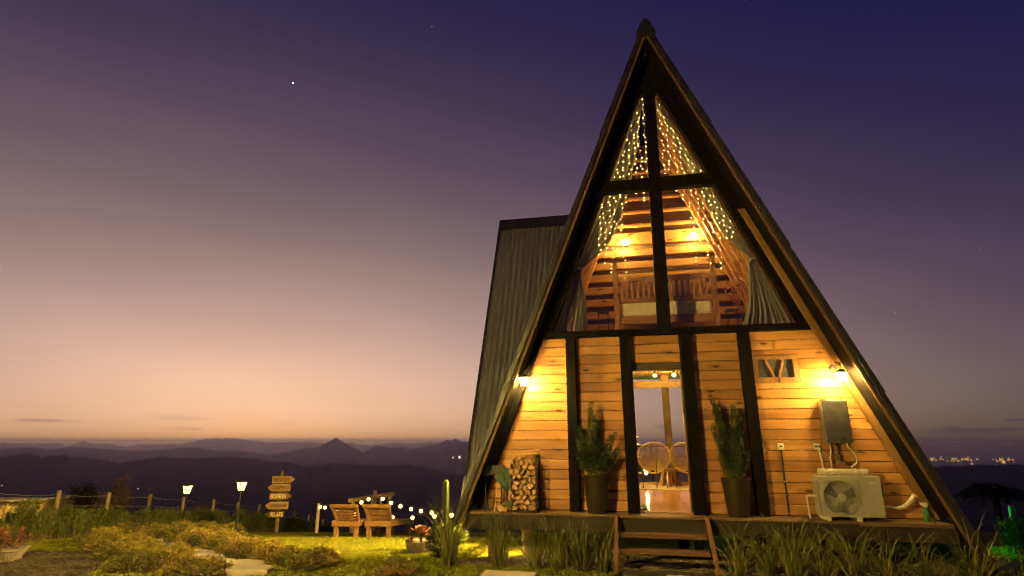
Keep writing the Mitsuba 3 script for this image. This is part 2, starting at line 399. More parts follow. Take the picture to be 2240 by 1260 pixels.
def ridge(R, prof, width, seed, rough_deg, cols=1500, base=-335):
    """a mountain range at distance R whose crest follows the elevations (degrees) given per bearing (degrees from straight ahead)"""
    b = np.linspace(-75, 75, cols)
    pb, pe = np.array(prof).T
    crest = np.interp(b, pb, pe)
    bb = np.stack([b * 1.7, b * 0 + seed, b * 0], -1)
    out = (b < pb[0]) | (b > pb[-1])
    crest = crest + out * (meshkit.fbm(bb * 0.35, 2, seed + 9) - 0.5) * 1.0
    fine = (meshkit.fbm(bb * 3, 3, seed) - 0.5) * rough_deg * 1.2 + (meshkit.fbm(bb * 16, 3, seed + 5) - 0.5) * rough_deg
    ang = np.pi / 2 + YAW - np.radians(b)
    t = np.array([-1, -.8, -.6, -.42, -.28, -.15, -.06, -.02, 0, .02, .06, .2, .45, 1.0])
    prof_t = np.array([0, .12, .27, .45, .62, .80, .93, .98, 1, .98, .93, .72, .4, 0])
    rr = R + t[:, None] * width + 0 * b
    X, Y = CAM[0] + rr * np.cos(ang), CAM[1] + rr * np.sin(ang)
    lumps = (meshkit.fbm(np.stack([X / width * 3, Y / width * 3, X * 0 + seed], -1), 4, seed) - 0.5) * width * .10
    top = CAM[2] + R * np.tan(np.radians(crest))
    pt = prof_t[:, None]
    z = base + (top - base) * pt + lumps * 4 * pt * (1 - pt) + R * np.tan(np.radians(fine)) * pt ** 30
    v = np.stack([CAM[0] + rr * np.cos(ang), CAM[1] + rr * np.sin(ang), z], -1).reshape(-1, 3)
    n = cols
    i, j = np.meshgrid(np.arange(len(t) - 1), np.arange(n - 1), indexing='ij')
    q = np.stack([i * n + j, i * n + j + 1, (i + 1) * n + j + 1, (i + 1) * n + j], -1).reshape(-1, 4)
    return trimesh.Trimesh(v, np.vstack([q[:, [0, 1, 2]], q[:, [0, 2, 3]]]), process=False)


NEAR = [(-41.73, -1.146), (-40.98, -1.061), (-40.34, -0.971), (-39.78, -1.113), (-39.35, -1.255), (-38.7, -1.062), (-37.69, -1.215), (-36.2, -1.415), (-34.97, -1.615), (-34.26, -1.808), (-33.42, -1.573), (-31.83, -1.416), (-31.45, -1.31), (-30.49, -1.474), (-28.07, -1.471), (-26.27, -1.416), (-24.01, -1.602), (-22.44, -1.902), (-21.19, -1.919), (-20.04, -2.299), (-18.42, -2.281), (-17.41, -2.046), (-15.1, -2.237), (-12.95, -2.343), (-10.78, -2.234), (-9.01, -2.459), (-7.21, -2.898), (-5.41, -3.249), (-0.91, -3.178), (12.5, -2.642), (28.31, -2.345), (35.79, -2.09), (37.56, -1.975), (38.69, -1.877), (39.54, -1.721), (40.05, -1.84), (41.62, -1.733)]
MID = [(-41.83, -0.59), (-41.08, -0.53), (-40.64, -0.467), (-39.46, -0.611), (-38.62, -0.687), (-37.67, -0.487), (-36.33, -0.602), (-34.17, -0.8), (-32.24, -0.855), (-30.6, -0.681), (-29.94, -0.571), (-28.71, -0.617), (-27.8, -0.817), (-25.6, -0.912), (-24.07, -1.083), (-22.9, -1.294), (-21.75, -1.102), (-19.79, -0.703), (-18.57, -0.583), (-17.98, -0.208), (-17.19, 0.257), (-16.52, -0.124), (-15.64, -0.635), (-14.53, -1.148), (-13.92, -0.725), (-13.41, -0.513), (-12.63, -0.558), (-11.96, -0.731), (-10.87, -0.604), (-9.97, -0.823), (-8.64, -0.608), (-7.53, -0.392), (-6.41, 0.047), (-6.09, -0.085), (-5.73, 0.135), (-5.27, -0.041), (-4.13, -0.218), (-1.83, -0.483), (3.66, -0.965), (16.8, -1.97), (31.62, -2.853), (41.42, -2.833)]
FAR = [(-43.39, -0.223), (-41.91, -0.195), (-40.07, -0.235), (-38.14, -0.241), (-42.94, -0.03), (-41.93, -0.097), (-40.37, -0.065), (-39.28, -0.101), (-38.45, -0.067), (-37.89, -0.033), (-41.87, -0.333), (-40.3, -0.409), (-39.23, -0.314), (-41.81, -0.661), (-39.17, -0.656), (-37.81, -0.426), (-37.27, -0.219), (-36.86, -0.044), (-36.38, -0.258), (-35.33, -0.262), (-34.04, -0.559), (-33.28, -0.344), (-29.97, -0.282), (-28.96, -0.015), (-27.91, 0.141), (-26.46, 0.182), (-25.72, 0.143), (-24.18, -0.099), (-22.62, -0.223), (-19.43, -0.104), (-18.09, -0.315), (-16.09, -0.235), (-14.36, -0.451), (-11.33, -0.241), (-9.99, -0.329), (-7.76, -0.156), (-5.49, -0.333), (3.66, -0.57), (12.58, -1.328), (20.86, -2.004), (28.32, -2.268), (41.56, -2.057)]
struct('hills', ridge(1900, NEAR, 700, 11, 0.17), 'hill_mat', 'dark wooded ridge closest to the garden', smooth=True)
struct('mountains', ridge(4200, MID, 1300, 23, 0.06), 'hill_mat', 'hazy mountains with one pointed peak', smooth=True)
struct('far_mountains', ridge(9500, FAR, 2200, 37, 0.045), 'hill_mat', 'palest and farthest mountain range under the glow', smooth=True)

# ------------------------------------------------------------------ the cabin
FL, LOFT, CEIL, SILL = 0.68, 3.38, 3.30, 3.44          # deck, loft floor, ceiling of the lower room, top of the window sill
XR = lambda z: 4.28 - 0.42 * z                           # inner faces of the two roof slopes (front gable at y = 0)
XL = lambda z: -2.73 + 0.393 * z
APEX = 7.01 / 0.813
BACK = 6.4
C = thing('cabin', 'tall black A-frame timber cabin with a glazed gable and a lit plank front', 'cabin')


def slab(f, sgn, t0, t1, z0, y0, y1, b=0.0):
    """part of a roof slope between the horizontal offsets t0 and t1 outside its inner face"""
    zt = APEX + (t0 + t1) / 2 / 0.4065
    za, zb = APEX + t0 / 0.4065, APEX + t1 / 0.4065
    P = [(f(z0) + sgn * t0, z0), (f(z0) + sgn * t1, z0), (f(zb) + sgn * t1, zb), (f(za) + sgn * t0, za)]
    return plate(P, y0, y1, b)


for f, s in ((XR, 1), (XL, -1)):
    z0 = 0.02 if s > 0 else 0.50
    rf = put('roof', slab(f, s, 0.0, 0.05, z0 + .05, -0.49, BACK), 'black_timber', C)
    put('edge_strip', slab(f, s, 0.004, 0.040, z0 + .04, -0.515, -0.493), 'strip_wood', rf)
    put('barge_board', slab(f, s, 0.046, 0.135, z0, -0.53, -0.50, .004), 'roof_black', rf)
    zs = [z0, 2.35, 4.55, 6.75, APEX + .3]
    for k in range(4):                                    # metal sheets lapped like shingles up the slope
        o = 0.052 + 0.004
        za, zb = zs[k], zs[k + 1] + (0.06 if k < 3 else 0)
        P = [(f(za) + s * .075, za), (f(za) + s * 0.15, za), (f(zb) + s * .13, zb), (f(zb) + s * .055, zb)]
        put('metal_sheet', plate(P, -0.56, BACK), 'roof_black', rf)
    # timber plank fixed along the foot of the slope, and the black frame of the gable
    zk = 5.35
    put('trim_plank', plate([(f(.70) - s * .005, .70), (f(.70) - s * .125, .70), (f(zk) - s * .105, zk), (f(zk) - s * .005, zk)], -0.165, -0.125, .006), 'pine_trim' if s > 0 else 'black_timber', C)
    put('gable_rafter', plate([(f(SILL - .1) - s * .006, SILL - .1), (f(SILL - .1) - s * .215, SILL - .1), (f(8.05) - s * .20, 8.05), (f(8.45) - s * .006, 8.45)], -0.12, 0.02, .006), 'black_timber', C)
P = [(0.495, 8.60), (0.825, 8.60), (0.81, 8.70), (0.755, 8.81), (0.70, 8.90), (0.665, 8.925), (0.635, 8.915), (0.58, 8.83), (0.515, 8.70)]
put('ridge_cap', plate(P, -0.60, BACK), 'roof_black', C)
put('apex_board', plate([(0.30, 7.72), (1.02, 7.72), (0.68, 8.50), (0.64, 8.50)], -0.10, -0.02, .006), 'black_timber', C)
put('mullion', plate([(0.53, SILL), (0.735, SILL), (0.775, 8.0), (0.585, 8.0)], -0.115, 0.025, .006), 'black_timber', C)
put('crossbeam', plate([(XL(5.86) + .1, 5.86), (XR(5.86) - .1, 5.86), (XR(6.07) - .1, 6.07), (XL(6.07) + .1, 6.07)], -0.118, 0.022, .006), 'black_timber', C)
put('window_sill', plate([(XL(3.34) + .02, 3.34), (XR(3.34) - .13, 3.34), (XR(SILL) - .13, SILL), (XL(SILL) + .02, SILL)], -0.135, 0.06, .008), 'black_timber', C)
zt = 7.7
for P in ([(XL(SILL) + .16, SILL - .01), (.56, SILL - .01), (.60, 5.87), (XL(5.87) + .16, 5.87)], [(.71, SILL - .01), (XR(SILL) - .16, SILL - .01), (XR(5.87) - .16, 5.87), (.75, 5.87)],
          [(XL(6.06) + .16, 6.06), (.61, 6.06), (.61, 7.88)], [(.74, 6.06), (XR(6.06) - .16, 6.06), (.74, 8.0)]):
    v = np.array([(x, 0.0, z) for x, z in P]); f = [[0, 1, 2], [0, 2, 3]] if len(P) == 4 else [[0, 1, 2]]
    put('window_pane', trimesh.Trimesh(v, f, process=False), 'pane_glass', C)

# front wall: a dark lining with real openings, boards nailed over it, four black posts
DOOR = (0.085, 0.845, FL, 2.80)
WIN = (1.95, 2.48, 2.625, 2.915)
face = Polygon([(XL(FL) + .02, FL), (XR(FL) - .02, FL), (XR(3.36) - .02, 3.36), (XL(3.36) + .02, 3.36)])
face = face.difference(sbox(DOOR[0], FL - .1, DOOR[1], DOOR[3])).difference(sbox(WIN[0], WIN[2], WIN[1], WIN[3]))
W = put('front_wall', extr_xz(face, 0.004, 0.06), 'dark_board', C)
PITCH = 0.1478
tones = ['pine_siding', 'pine_siding', 'pine_siding_dark', 'pine_siding_pale', 'pine_siding']
for k in range(18):
    za = 0.695 + PITCH * k; zb = za + PITCH - 0.009
    for bay, (xa, xb) in enumerate(((None, -.945), (-.79, -.08), (.085, .845), (1.02, 1.72), (1.88, None))):
        if bay == 2 and za < 2.78:
            continue
        la, lb = (XL(za) + .02, XL(zb) + .02) if xa is None else (xa + .003, xa + .003)
        ra, rb = (XR(za) - .02, XR(zb) - .02) if xb is None else (xb - .003, xb - .003)
        cut = []
        if bay == 4 and WIN[2] - .03 < (za + zb) / 2 < WIN[3] + .03:
            la = lb = WIN[1] + .0
            put('plank', plate([(1.883, za), (WIN[0], za), (WIN[0], zb), (1.883, zb)], -0.018, 0.0035, .005), tones[(k * 3) % 5], W)
        dy = rng.uniform(-.0025, .0025)
        if ra - la > 2.2 or (bay in (0, 4) and rng.random() < 0.35 and ra - la > 1.0):   # a butt joint in a long course
            xm = la + (ra - la) * rng.uniform(.3, .7)
            put('plank', plate([(la, za), (xm - .0015, za), (xm - .0015, zb), (lb, zb)], -0.018 + dy, 0.0035, .005), tones[rng.integers(5)], W)
            la = lb = xm + .0015
            dy = rng.uniform(-.0025, .0025)
        put('plank', plate([(la, za), (ra, za), (rb, zb), (lb, zb)], -0.018 + dy, 0.0035, .005), tones[rng.integers(5)], W)
for xa, xb in ((-.945, -.79), (-.08, .085), (.845, 1.02), (1.72, 1.88)):
    put('post', bx(xa, xb, -0.15, 0.003, FL + .002, 3.338, .006), 'black_timber', C)
# door frame (a thin black jamb that catches the light of the room) and threshold
for P in ((.0855, .10, FL, 2.80), (.83, .8445, FL, 2.80)):
    put('door_jamb', bx(P[0], P[1], 0.003, 0.13, P[2], P[3], .003), 'pine_trim', C)
put('door_head', bx(.086, .844, 0.003, 0.13, 2.785, 2.80, .003), 'pine_trim', C)
put('threshold', bx(.07, .86, -0.02, 0.12, FL - .02, FL + .018, .004), 'loft_wood', C)
# small window with a V of glazing bars
w = put('window', cat([bx(1.885, 2.55, -.045, -.02, 2.90, 2.965, .006), bx(1.885, 2.55, -.045, -.02, 2.555, 2.635, .006), bx(1.885, 1.965, -.0445, -.02, 2.635, 2.90, .006), bx(2.465, 2.55, -.0445, -.02, 2.635, 2.90, .006)]), 'pine_trim', C,
        label='small wide window with a V-shaped glazing bar high on the right of the plank front')
put('pane', bx(1.95, 2.48, 0.010, 0.014, 2.62, 2.92), 'heater_front', w)
for a, b in (((2.09, 2.90), (2.19, 2.635)), ((2.34, 2.90), (2.26, 2.635))):
    put('glazing_bar', beam((a[0], -.008, a[1]), (b[0], -.008, b[1]), .04, .02, (0, 1, 0)), 'pine_trim', w)
put('reveal', cat([bx(1.951, 2.479, -.02, .012, 2.905, 2.9145), bx(1.951, 2.479, -.02, .012, 2.6255, 2.634), bx(1.9515, 1.96, -.02, .012, 2.634, 2.905), bx(2.47, 2.4785, -.02, .012, 2.634, 2.905)]), 'pine_trim', w)

# deck, beam, stilts
D = put('deck', bx(XL(.6) + .03, XR(.6) - .05, -.40, .002, FL - .065, FL - .032), 'beam_wood', C)
for k, (ya, yb) in enumerate(((-.42, -.283), (-.278, -.142), (-.137, .002))):
    put('plank', bx(XL(FL) + .02, XR(FL) - .02, ya, yb, FL - .03, FL + rng.uniform(0, .003), .005), 'deck_wood', D)
put('deck_beam', bx(XL(.5) - .02, 2.0, -.405, -.33, FL - .235, FL - .034, .006), 'beam_wood', C)
put('deck_beam', bx(2.003, XR(.5) - .02, -.405, -.33, FL - .235, FL - .034, .006), 'beam_wood', C)
put('deck_edge', bx(2.9, XR(.62) - .02, -.445, -.422, FL - .05, FL + .004, .005), 'deck_wood', C)
for x, y in ((-2.2, .2), (-.9, -.3), (-.72, .9), (.72, .5), (1.6, .9), (2.6, .4), (3.4, .6), (-2.2, 3.0), (-.8, 3.4), (.8, 3.2), (2.4, 3.2), (.9, 6.0), (2.4, 6.0), (-.6, 6.0)):
    zg = float(gz(x, y))
    put('stilt', bx(x - .075, x + .075, y - .075, y + .075, zg - .2, FL - .24, .008), 'beam_wood' if x != -2.2 else 'fence_wood', C)
for x, y, s in ((-1.72, .55, .14), (-.35, .6, .19), (.98, .9, .17)):
    put('footing', bx(x - s / 2, x + s / 2, y - s / 2, y + s / 2, float(gz(x, y)) - .2, FL - .24, .01), 'concrete', C)

# lower room: floor, ceiling boards, lining, glazed back wall
R_ = put('room_floor', bx(XL(FL) + .03, XR(FL) - .03, .061, BACK, FL - .24, FL), 'floor_gloss', C)
ce = put('room_ceiling', bx(XL(LOFT) + .02, XR(LOFT) - .02, .061, BACK, CEIL + .022, LOFT), 'dark_board', C)
for k in range(44):
    x = -1.36 + k * .1 + .004
    if x + .1 < 2.82:
        put('board', bx(x, x + .094, .065, BACK - .02, CEIL, CEIL + .02, .004), 'loft_wood', ce)
for f, s in ((XR, -1), (XL, 1)):
    put('room_lining', plate([(f(FL) + s * .02, FL), (f(FL) + s * .05, FL), (f(CEIL) + s * .05, CEIL), (f(CEIL) + s * .02, CEIL)], .065, BACK), 'loft_wood', C)
YB = 5.5
put('transom', bx(-1.4, 2.85, YB - .05, YB + .05, 3.00, 3.17, .006), 'loft_wood', C)
for x0, x1 in ((-.93, -.80), (.85, 1.02), (2.5, 2.6)):
    put('rear_mullion', bx(x0, x1, YB - .052, YB + .048, FL + .06, 2.998, .006), 'dark_board', C)
    put('rear_mullion', bx(x0 - .01, x1 + .01, YB - .045, YB + .045, 3.172, CEIL, .006), 'loft_wood', C)
put('rear_sill', bx(-2.3, 3.7, YB - .05, YB + .05, FL, FL + .06, .006), 'loft_wood', C)
for x0, x1 in ((-.80, .85), (1.02, 2.5), (-2.2, -.93)):
    put('rear_pane', trimesh.Trimesh([(x0, YB, FL + .06), (x1, YB, FL + .06), (x1, YB, 3.0), (x0, YB, 3.0)], [[0, 1, 2], [0, 2, 3]], process=False), 'pane_glass', C)
put('rear_rail', cat([bx(-2.5, 3.8, 6.33, 6.37, z, z + .03) for z in (1.05, 1.3, 1.55)] + [bx(x, x + .05, 6.32, 6.38, FL, 1.6) for x in (-.6, .5, 1.6)]), 'black_timber', C)
# inner wall to the left of the door, with lit shelves
put('inner_wall', bx(-.15, -.10, 2.4, YB - .06, FL, CEIL - .002), 'white_linen', C)

# loft: floor edge, lining and rafters of the slopes, slatted rear wall
put('loft_floor', bx(XL(LOFT) + .03, XR(LOFT) - .03, .062, 3.2, LOFT + .002, SILL - .02), 'loft_wood', C)
YW = 2.35
for f, s in ((XR, -1), (XL, 1)):
    li = put('loft_lining', plate([(f(SILL) + s * .03, SILL - .05), (f(SILL) + s * .05, SILL - .05), (f(8.2) + s * .05, 8.2), (f(8.2) + s * .03, 8.2)], .025, 3.2), 'loft_wood', C)
    for k, y in enumerate((.34, .68, 1.02, 1.36, 1.70, 2.04)):
        put('rafter', plate([(f(SILL) + s * .051, SILL - .02), (f(SILL) + s * .15, SILL - .02), (f(7.95) + s * .15, 7.95), (f(7.95) + s * .051, 7.95)], y, y + .055, .004), 'loft_wood', li)
gw = put('loft_rear_wall', plate([(XL(SILL) + .05, SILL - .05), (XR(SILL) - .05, SILL - .05), (XR(8.1) - .05, 8.1), (XL(8.1) + .05, 8.1)], YW + .06, YW + .10), 'dark_board', C)
z = 3.62
k = 0
while z < 7.7:
    h, gap = (.15, .115) if z < 5.5 else ((.27, .14) if z < 5.9 else (.055, .25))
    put('slat', plate([(XL(z) + .052, z), (XR(z) - .052, z), (XR(z + h) - .052, z + h), (XL(z + h) + .052, z + h)], YW - .035 - .01 * (k % 2), YW + .055, .005), 'slat_board', gw)
    z += h + gap
    k += 1
for a, b in (((.45, 5.59), (.62, 5.67)), ((.40, 5.32), (.64, 5.40)), ((.35, 5.06), (.66, 5.14)), ((1.02, 5.06), (1.4, 5.14)), ((.34, 4.80), (.72, 4.87))):
    put('peep_pane', bx(a[0], b[0], YW + .052, YW + .058, a[1] + .01, b[1]), 'heater_front', gw)

# ------------------------------------------------------------------ rear wing with the corrugated steel roof
WG = thing('rear_wing', 'rear wing with a steep corrugated steel roof behind the left slope', 'building')
RZ, RY, WX = 7.6, 5.0, -3.2
wy = lambda z: RY - 0.45 * (RZ - z)
nrm = np.array([0, -1, 0.45]); nrm = nrm / np.linalg.norm(nrm)
xs = np.arange(WX, 0.5, 0.134 / 12)
wave = 0.019 * np.cos((xs - WX) / 0.134 * 2 * np.pi)
for k, (za, zb) in enumerate(((0.35, 2.32), (2.22, 4.30), (4.20, 6.40), (6.30, RZ))):
    zz = np.linspace(za, zb, 14); lift = 0.012 * np.linspace(1, 0, 14)
    X, Z = np.meshgrid(xs, zz)
    V = np.stack([X, wy(Z), Z], -1) + nrm * (wave[None, :, None] + lift[:, None, None])
    I, J = np.meshgrid(np.arange(len(zz) - 1), np.arange(len(xs) - 1), indexing='ij')
    n = len(xs); q = np.stack([I * n + J, I * n + J + 1, (I + 1) * n + J + 1, (I + 1) * n + J], -1).reshape(-1, 4)
    cen = V.reshape(-1, 3)[q].mean(1); q = q[cen[:, 0] < XL(cen[:, 2]) - .10]
    m = trimesh.Trimesh(V.reshape(-1, 3), np.vstack([q[:, [0, 1, 2]], q[:, [0, 2, 3]]]), process=False); m.remove_unreferenced_vertices()
    sh = put('roof_sheet', m, 'corrugated_steel', WG, smooth=True)
    scr = [sph((x, *( (np.array([0, wy(z), z]) + nrm * .034)[1:])), .011, 1) for z in (za + .15, (za + zb) / 2) for x in np.arange(WX + .134 * 2, 0, .134 * 4) if x < XL(z) - .15]
    put('screws', cat(scr), 'brushed_metal', sh, stuff=True)
ang = math.atan(0.45)
put('ridge_flashing', hull([(x, y, z) for x in (WX - .04, .35) for y, z in ((wy(RZ - .28) - .055, RZ - .28), (wy(RZ - .28) - .03, RZ - .28), (RY - .05, RZ + .06), (RY + .05, RZ + .06), (RY + .17, RZ - .28))]), 'roof_black', WG)
put('verge_trim', hull([(x, wy(z) + dy, z) for x in (WX - .05, WX + .012) for z in (.3, RZ) for dy in (-.045, .06)]), 'roof_black', WG)
put('gable_wall', hull([(x, y, z) for x in (WX + .015, WX + .07) for y, z in ((wy(.3) + .06, .3), (2 * RY - wy(.3), .3), (RY, RZ - .05))]), 'dark_board', WG)
put('rear_slope', hull([(x, 2 * RY - wy(z) + dy, z) for x in (WX, .3) for z in (RZ - .25, RZ) for dy in (.0, .04)] + [(x, 2 * RY - wy(.35) + dy, .35) for x in (WX, -2.9) for dy in (0, .04)]), 'roof_black', WG)

# ------------------------------------------------------------------ lamps on and in the cabin
def lantern(x, z, label):
    t = thing('wall_lantern', label, 'lantern', 'lanterns on the plank front')
    y = -.36
    put('wall_plate', lathe([(0, 0), (.045, 0), (.05, .01), (.03, .022), (0, .022)], 16).apply_transform(trimesh.transformations.translation_matrix((x, -.02, z + .13)) @ trimesh.transformations.rotation_matrix(math.pi / 2, [1, 0, 0])), 'black_steel', t)
    s = np.linspace(0, math.pi, 12)
    put('arm', tube(np.stack([x + 0 * s, -.03 - .165 + .165 * np.cos(s), z + .12 + .075 * np.sin(s)], 1), .009, 8), 'black_steel', t)
    put('cap', lathe([(0, .085), (.022, .08), (.03, .068), (.095, .035), (.095, .026), (0, .03)], 6, (x, y, z)), 'black_steel', t)
    g = np.arange(6) * math.pi / 3
    ring = lambda r, h: [(x + r * math.cos(a), y + r * math.sin(a), z + h) for a in g]
    put('lamp_glass', hull(ring(.066, .024) + ring(.048, -.095)), 'white_plastic', t, emitter=glow(L_LANTERN, weight=3.0))
    for a in g:
        put('glazing_bar', tube([(x + .070 * math.cos(a), y + .070 * math.sin(a), z + .026), (x + .052 * math.cos(a), y + .052 * math.sin(a), z - .097)], .0045, 5), 'black_steel', t)
    put('foot_ring', lathe([(.054, -.094), (.056, -.104), (.02, -.108), (0, -.108)], 6, (x, y, z)), 'black_steel', t)


lantern(-1.59, 2.65, 'lit lantern on the planks beside the left roof slope')
lantern(3.00, 2.62, 'lit lantern on the planks above the dark wall heater')


def globe(kind, label, cat_, p, r, L, weight=2.0, group=None, stem=None):
    t = thing(kind, label, cat_, group)
    put('bulb', sph(p, r, 2), 'white_plastic', t, smooth=True, emitter=glow(L, weight=weight))
    if stem is not None:
        put('holder', cyl(np.add(p, np.multiply(stem, .8 * r)), np.add(p, np.multiply(stem, r + .07)), .028, .032), 'black_steel', t)
    return t


globe('loft_lamp', 'glaring bulb on the slatted loft wall left of the mullion', 'lamp', (.13, 2.16, 5.74), .055, L_LOFT, 3.0, 'bulbs on the loft wall', (0, 1, 0))
globe('loft_lamp', 'glaring bulb on the slatted loft wall right of the mullion', 'lamp', (1.51, 2.16, 5.79), .055, L_LOFT, 3.0, 'bulbs on the loft wall', (0, 1, 0))
globe('ceiling_spot', 'bright ceiling spot seen through the doorway, nearer the left jamb', 'lamp', (.66, 4.5, 3.20), .035, L_ROOM, 1.5, 'ceiling spots in the room', (0, 0, 1))
globe('ceiling_spot', 'bright ceiling spot seen through the doorway, nearer the right jamb', 'lamp', (1.10, 4.5, 3.20), .035, L_ROOM, 1.5, 'ceiling spots in the room', (0, 0, 1))
globe('room_wall_lamp', 'small glowing wall lamp just inside the left of the doorway', 'lamp', (.02, 3.6, 2.10), .05, L_ROOM, 1.5, None, (-1, 0, 0))
globe('floor_lamp', 'tiny bright lamp near the floor behind the woven chair', 'lamp', (.33, 4.9, .98), .03, L_ROOM, .6, None, (0, 0, -1))
# the room's main pendant hangs out of sight to the right of the doorway
globe('pendant_lamp', 'pendant lamp hanging in the room behind the planks right of the doorway', 'lamp', (1.9, 2.6, 2.75), .09, L_ROOM, 2.0, None, (0, 0, 1))
globe('pendant_lamp', 'pendant lamp hanging in the room behind the planks left of the doorway', 'lamp', (-1.0, 1.9, 2.75), .09, L_ROOM, 2.0, None, (0, 0, 1))

# ------------------------------------------------------------------ things in the loft
bd = thing('bed', 'wooden bed with a slatted headboard standing against the loft window', 'bed')
for x in (-.10, 1.56):
    put('post', bx(x - .045, x + .045, .55, .64, SILL - .02, 4.80, .008), 'bed_wood', bd)
for za, zb in ((4.42, 4.52), (4.04, 4.13), (3.66, 3.80), (4.60, 4.655)):
    put('rail', bx(-.053, 1.513, .572, .612, za, zb, .006), 'bed_wood', bd)
for k in range(17):
    x = -.03 + k * .0945
    put('slat', bx(x, x + .052, .58, .604, 4.128, 4.422, .004), 'bed_wood', bd)
put('mattress', bx(-.05, 1.51, .66, 2.25, 3.80, 4.06, .05), 'white_linen', bd)
put('sheet', bx(.02, 1.10, .635, .66, 3.83, 4.05, .01), 'white_linen', bd)
put('pillow', bx(.0, .72, .70, 1.05, 4.06, 4.50, .06), 'white_linen', bd)
put('pillow', bx(.80, 1.48, .70, 1.05, 4.06, 4.46, .06), 'white_linen', bd)


def curtain(label, ins, out, tie, nf, seed):
    t = thing('curtain', label, 'curtain', None)
    r = np.random.default_rng(seed)
    zi, xi = np.array(ins).T
    def sheet(z0, z1, rows, lower):
        z = np.linspace(z0, z1, rows); s = np.linspace(0, 1, 150)
        xin = np.interp(z, zi[::-1], xi[::-1]); xout = out(z)
        X = xout[:, None] + (xin - xout)[:, None] * s[None, :]
        w = np.abs(xin - xout)[:, None]
        amp = np.clip(.022 + .05 * w, .02, .06)
        ph = 2 * np.pi * nf * (s + .035 * np.sin(2 * np.pi * s * 2 + seed))[None, :] + .5 * np.sin(z * 1.3 + seed)[:, None]
        fold = np.sin(ph) + .35 * np.sin(2.3 * ph + z[:, None] * .8 + seed)
        Y = .20 + amp * fold + .02 * np.sin(z * 3)[:, None]
        if lower:
            Z = z[:, None] + (z1 - z[:, None]) * 0 + .015 * np.sin(ph * .5)
            Y = Y + .05 * ((z0 - z) / (z0 - z1))[:, None] * np.sin(s * 5)[None, :]
        else:
            sag = np.sin(np.pi * np.clip((z0 - z) / (z0 - z1), 0, 1))[:, None]
            Z = z[:, None] - .16 * sag * s[None, :] * (1 - s[None, :]) * 2
        Z = np.broadcast_to(Z, X.shape); n = len(s)
        V = np.stack([X, Y, Z], -1).reshape(-1, 3)
        i, j = np.meshgrid(np.arange(rows - 1), np.arange(n - 1), indexing='ij')
        q = np.stack([i * n + j, i * n + j + 1, (i + 1) * n + j + 1, (i + 1) * n + j], -1).reshape(-1, 4)
        return trimesh.Trimesh(V, np.vstack([q[:, [0, 1, 2]], q[:, [0, 2, 3]]]), process=False)
    put('cloth', cat([sheet(7.75, tie[2], 60, False), sheet(tie[2], 3.47, 40, True)]), 'curtain_cloth', t, smooth=True)
    x, y, z = tie
    s = np.linspace(0, 2 * np.pi, 20)
    put('tie_band', tube(np.stack([x + .065 * np.cos(s), y + .075 * np.sin(s), z + .02 * np.cos(s)], 1), .016, 6, False), 'curtain_cloth', t)
    return t


curtain('olive curtain tied back at the right slope of the glazed gable', [(7.78, .80), (7.2, .97), (6.64, 1.14), (6.12, 1.36), (5.6, 1.50), (5.2, 1.66), (4.9, 1.86), (4.68, 2.04), (4.58, 2.09), (4.45, 2.06), (4.0, 2.0), (3.7, 1.94), (3.46, 1.84)],
        lambda z: XR(z) - .175, (2.14, .20, 4.58), 9, 3)
curtain('grey curtain tied back at the left slope of the glazed gable', [(7.78, .56), (7.2, .46), (6.64, .36), (6.12, .25), (5.6, .09), (5.2, -.08), (4.95, -.26), (4.72, -.52), (4.58, -.68), (4.45, -.67), (4.0, -.60), (3.7, -.60), (3.46, -.62)],
        lambda z: XL(z) + .175, (-.73, .20, 4.58), 9, 8)

fl = thing('fairy_light_curtain', 'curtain of warm fairy lights hanging in the glazed gable', 'fairy lights')
bulbs, k = [], 0
for x in np.concatenate([np.arange(-.62, .58, .098), np.arange(.75, 2.02, .098)]):
    top = min((4.28 - .24 - x) / .42, (x + 2.73 - .24) / .393, 7.75)
    side = abs(x - .65)
    bot = 5.55 + .5 * rng.random() if side < .55 else (4.2 + .7 * rng.random() if side < 1.0 else 4.75 + .4 * rng.random())
    if top - bot < .3:
        continue
    zz = np.linspace(top, bot, 24)
    sway = .012 * np.sin(zz * 5 + k) + .006 * np.sin(zz * 17 + 2 * k)
    P = np.stack([x + sway, .085 + .01 * np.sin(zz * 4 + k), zz], 1)
    put('strand', tube(P, .0022, 4), 'wire_copper', fl)
    for zb in np.arange(top - .05 * rng.random(), bot, -.098):
        zb += rng.normal() * .02
        bulbs.append(sph((x + np.interp(zb, zz[::-1], sway[::-1]) + rng.choice([-1, 1]) * .016, .078, zb), .0080, 0))
    k += 1
put('bulbs', cat(bulbs), 'white_plastic', fl, stuff=True, emitter=glow(L_FAIRY, weight=1.0))
pl = thing('dried_branch', 'dried branch with orange leaves in a vase beside the right curtain', 'plant')
put('vase', lathe([(0, 0), (.05, 0), (.065, .08), (.04, .2), (.03, .26), (.034, .26)], 16, (1.98, .62, SILL - .02)), 'black_steel', pl)
for k in range(5):
    a = rng.uniform(-.5, .2); s = np.linspace(0, 1, 8)
    P = np.stack([1.98 + a * .5 * s ** 1.4, .62 + .05 * s * rng.normal(), SILL + .2 + (.55 + .25 * rng.random()) * s], 1)
    put('twig', tube(P, .004, 4), 'bark', pl)
    c = P[rng.integers(3, 8, 16)] + rng.normal(size=(16, 3)) * .02
    put('foliage', leaves(c, rng.normal(size=(16, 3)) + [0, 0, .4], .075, .03), 'dried_leaf', pl)
sd = thing('bedside_stand', 'small black wire stand on the loft floor beside the right curtain', 'stand')
for x in (1.70, 1.86):
    for y in (.42, .56):
        put('leg', tube([(x, y, SILL - .02), (x, y, 3.80)], .006, 5), 'black_steel', sd)
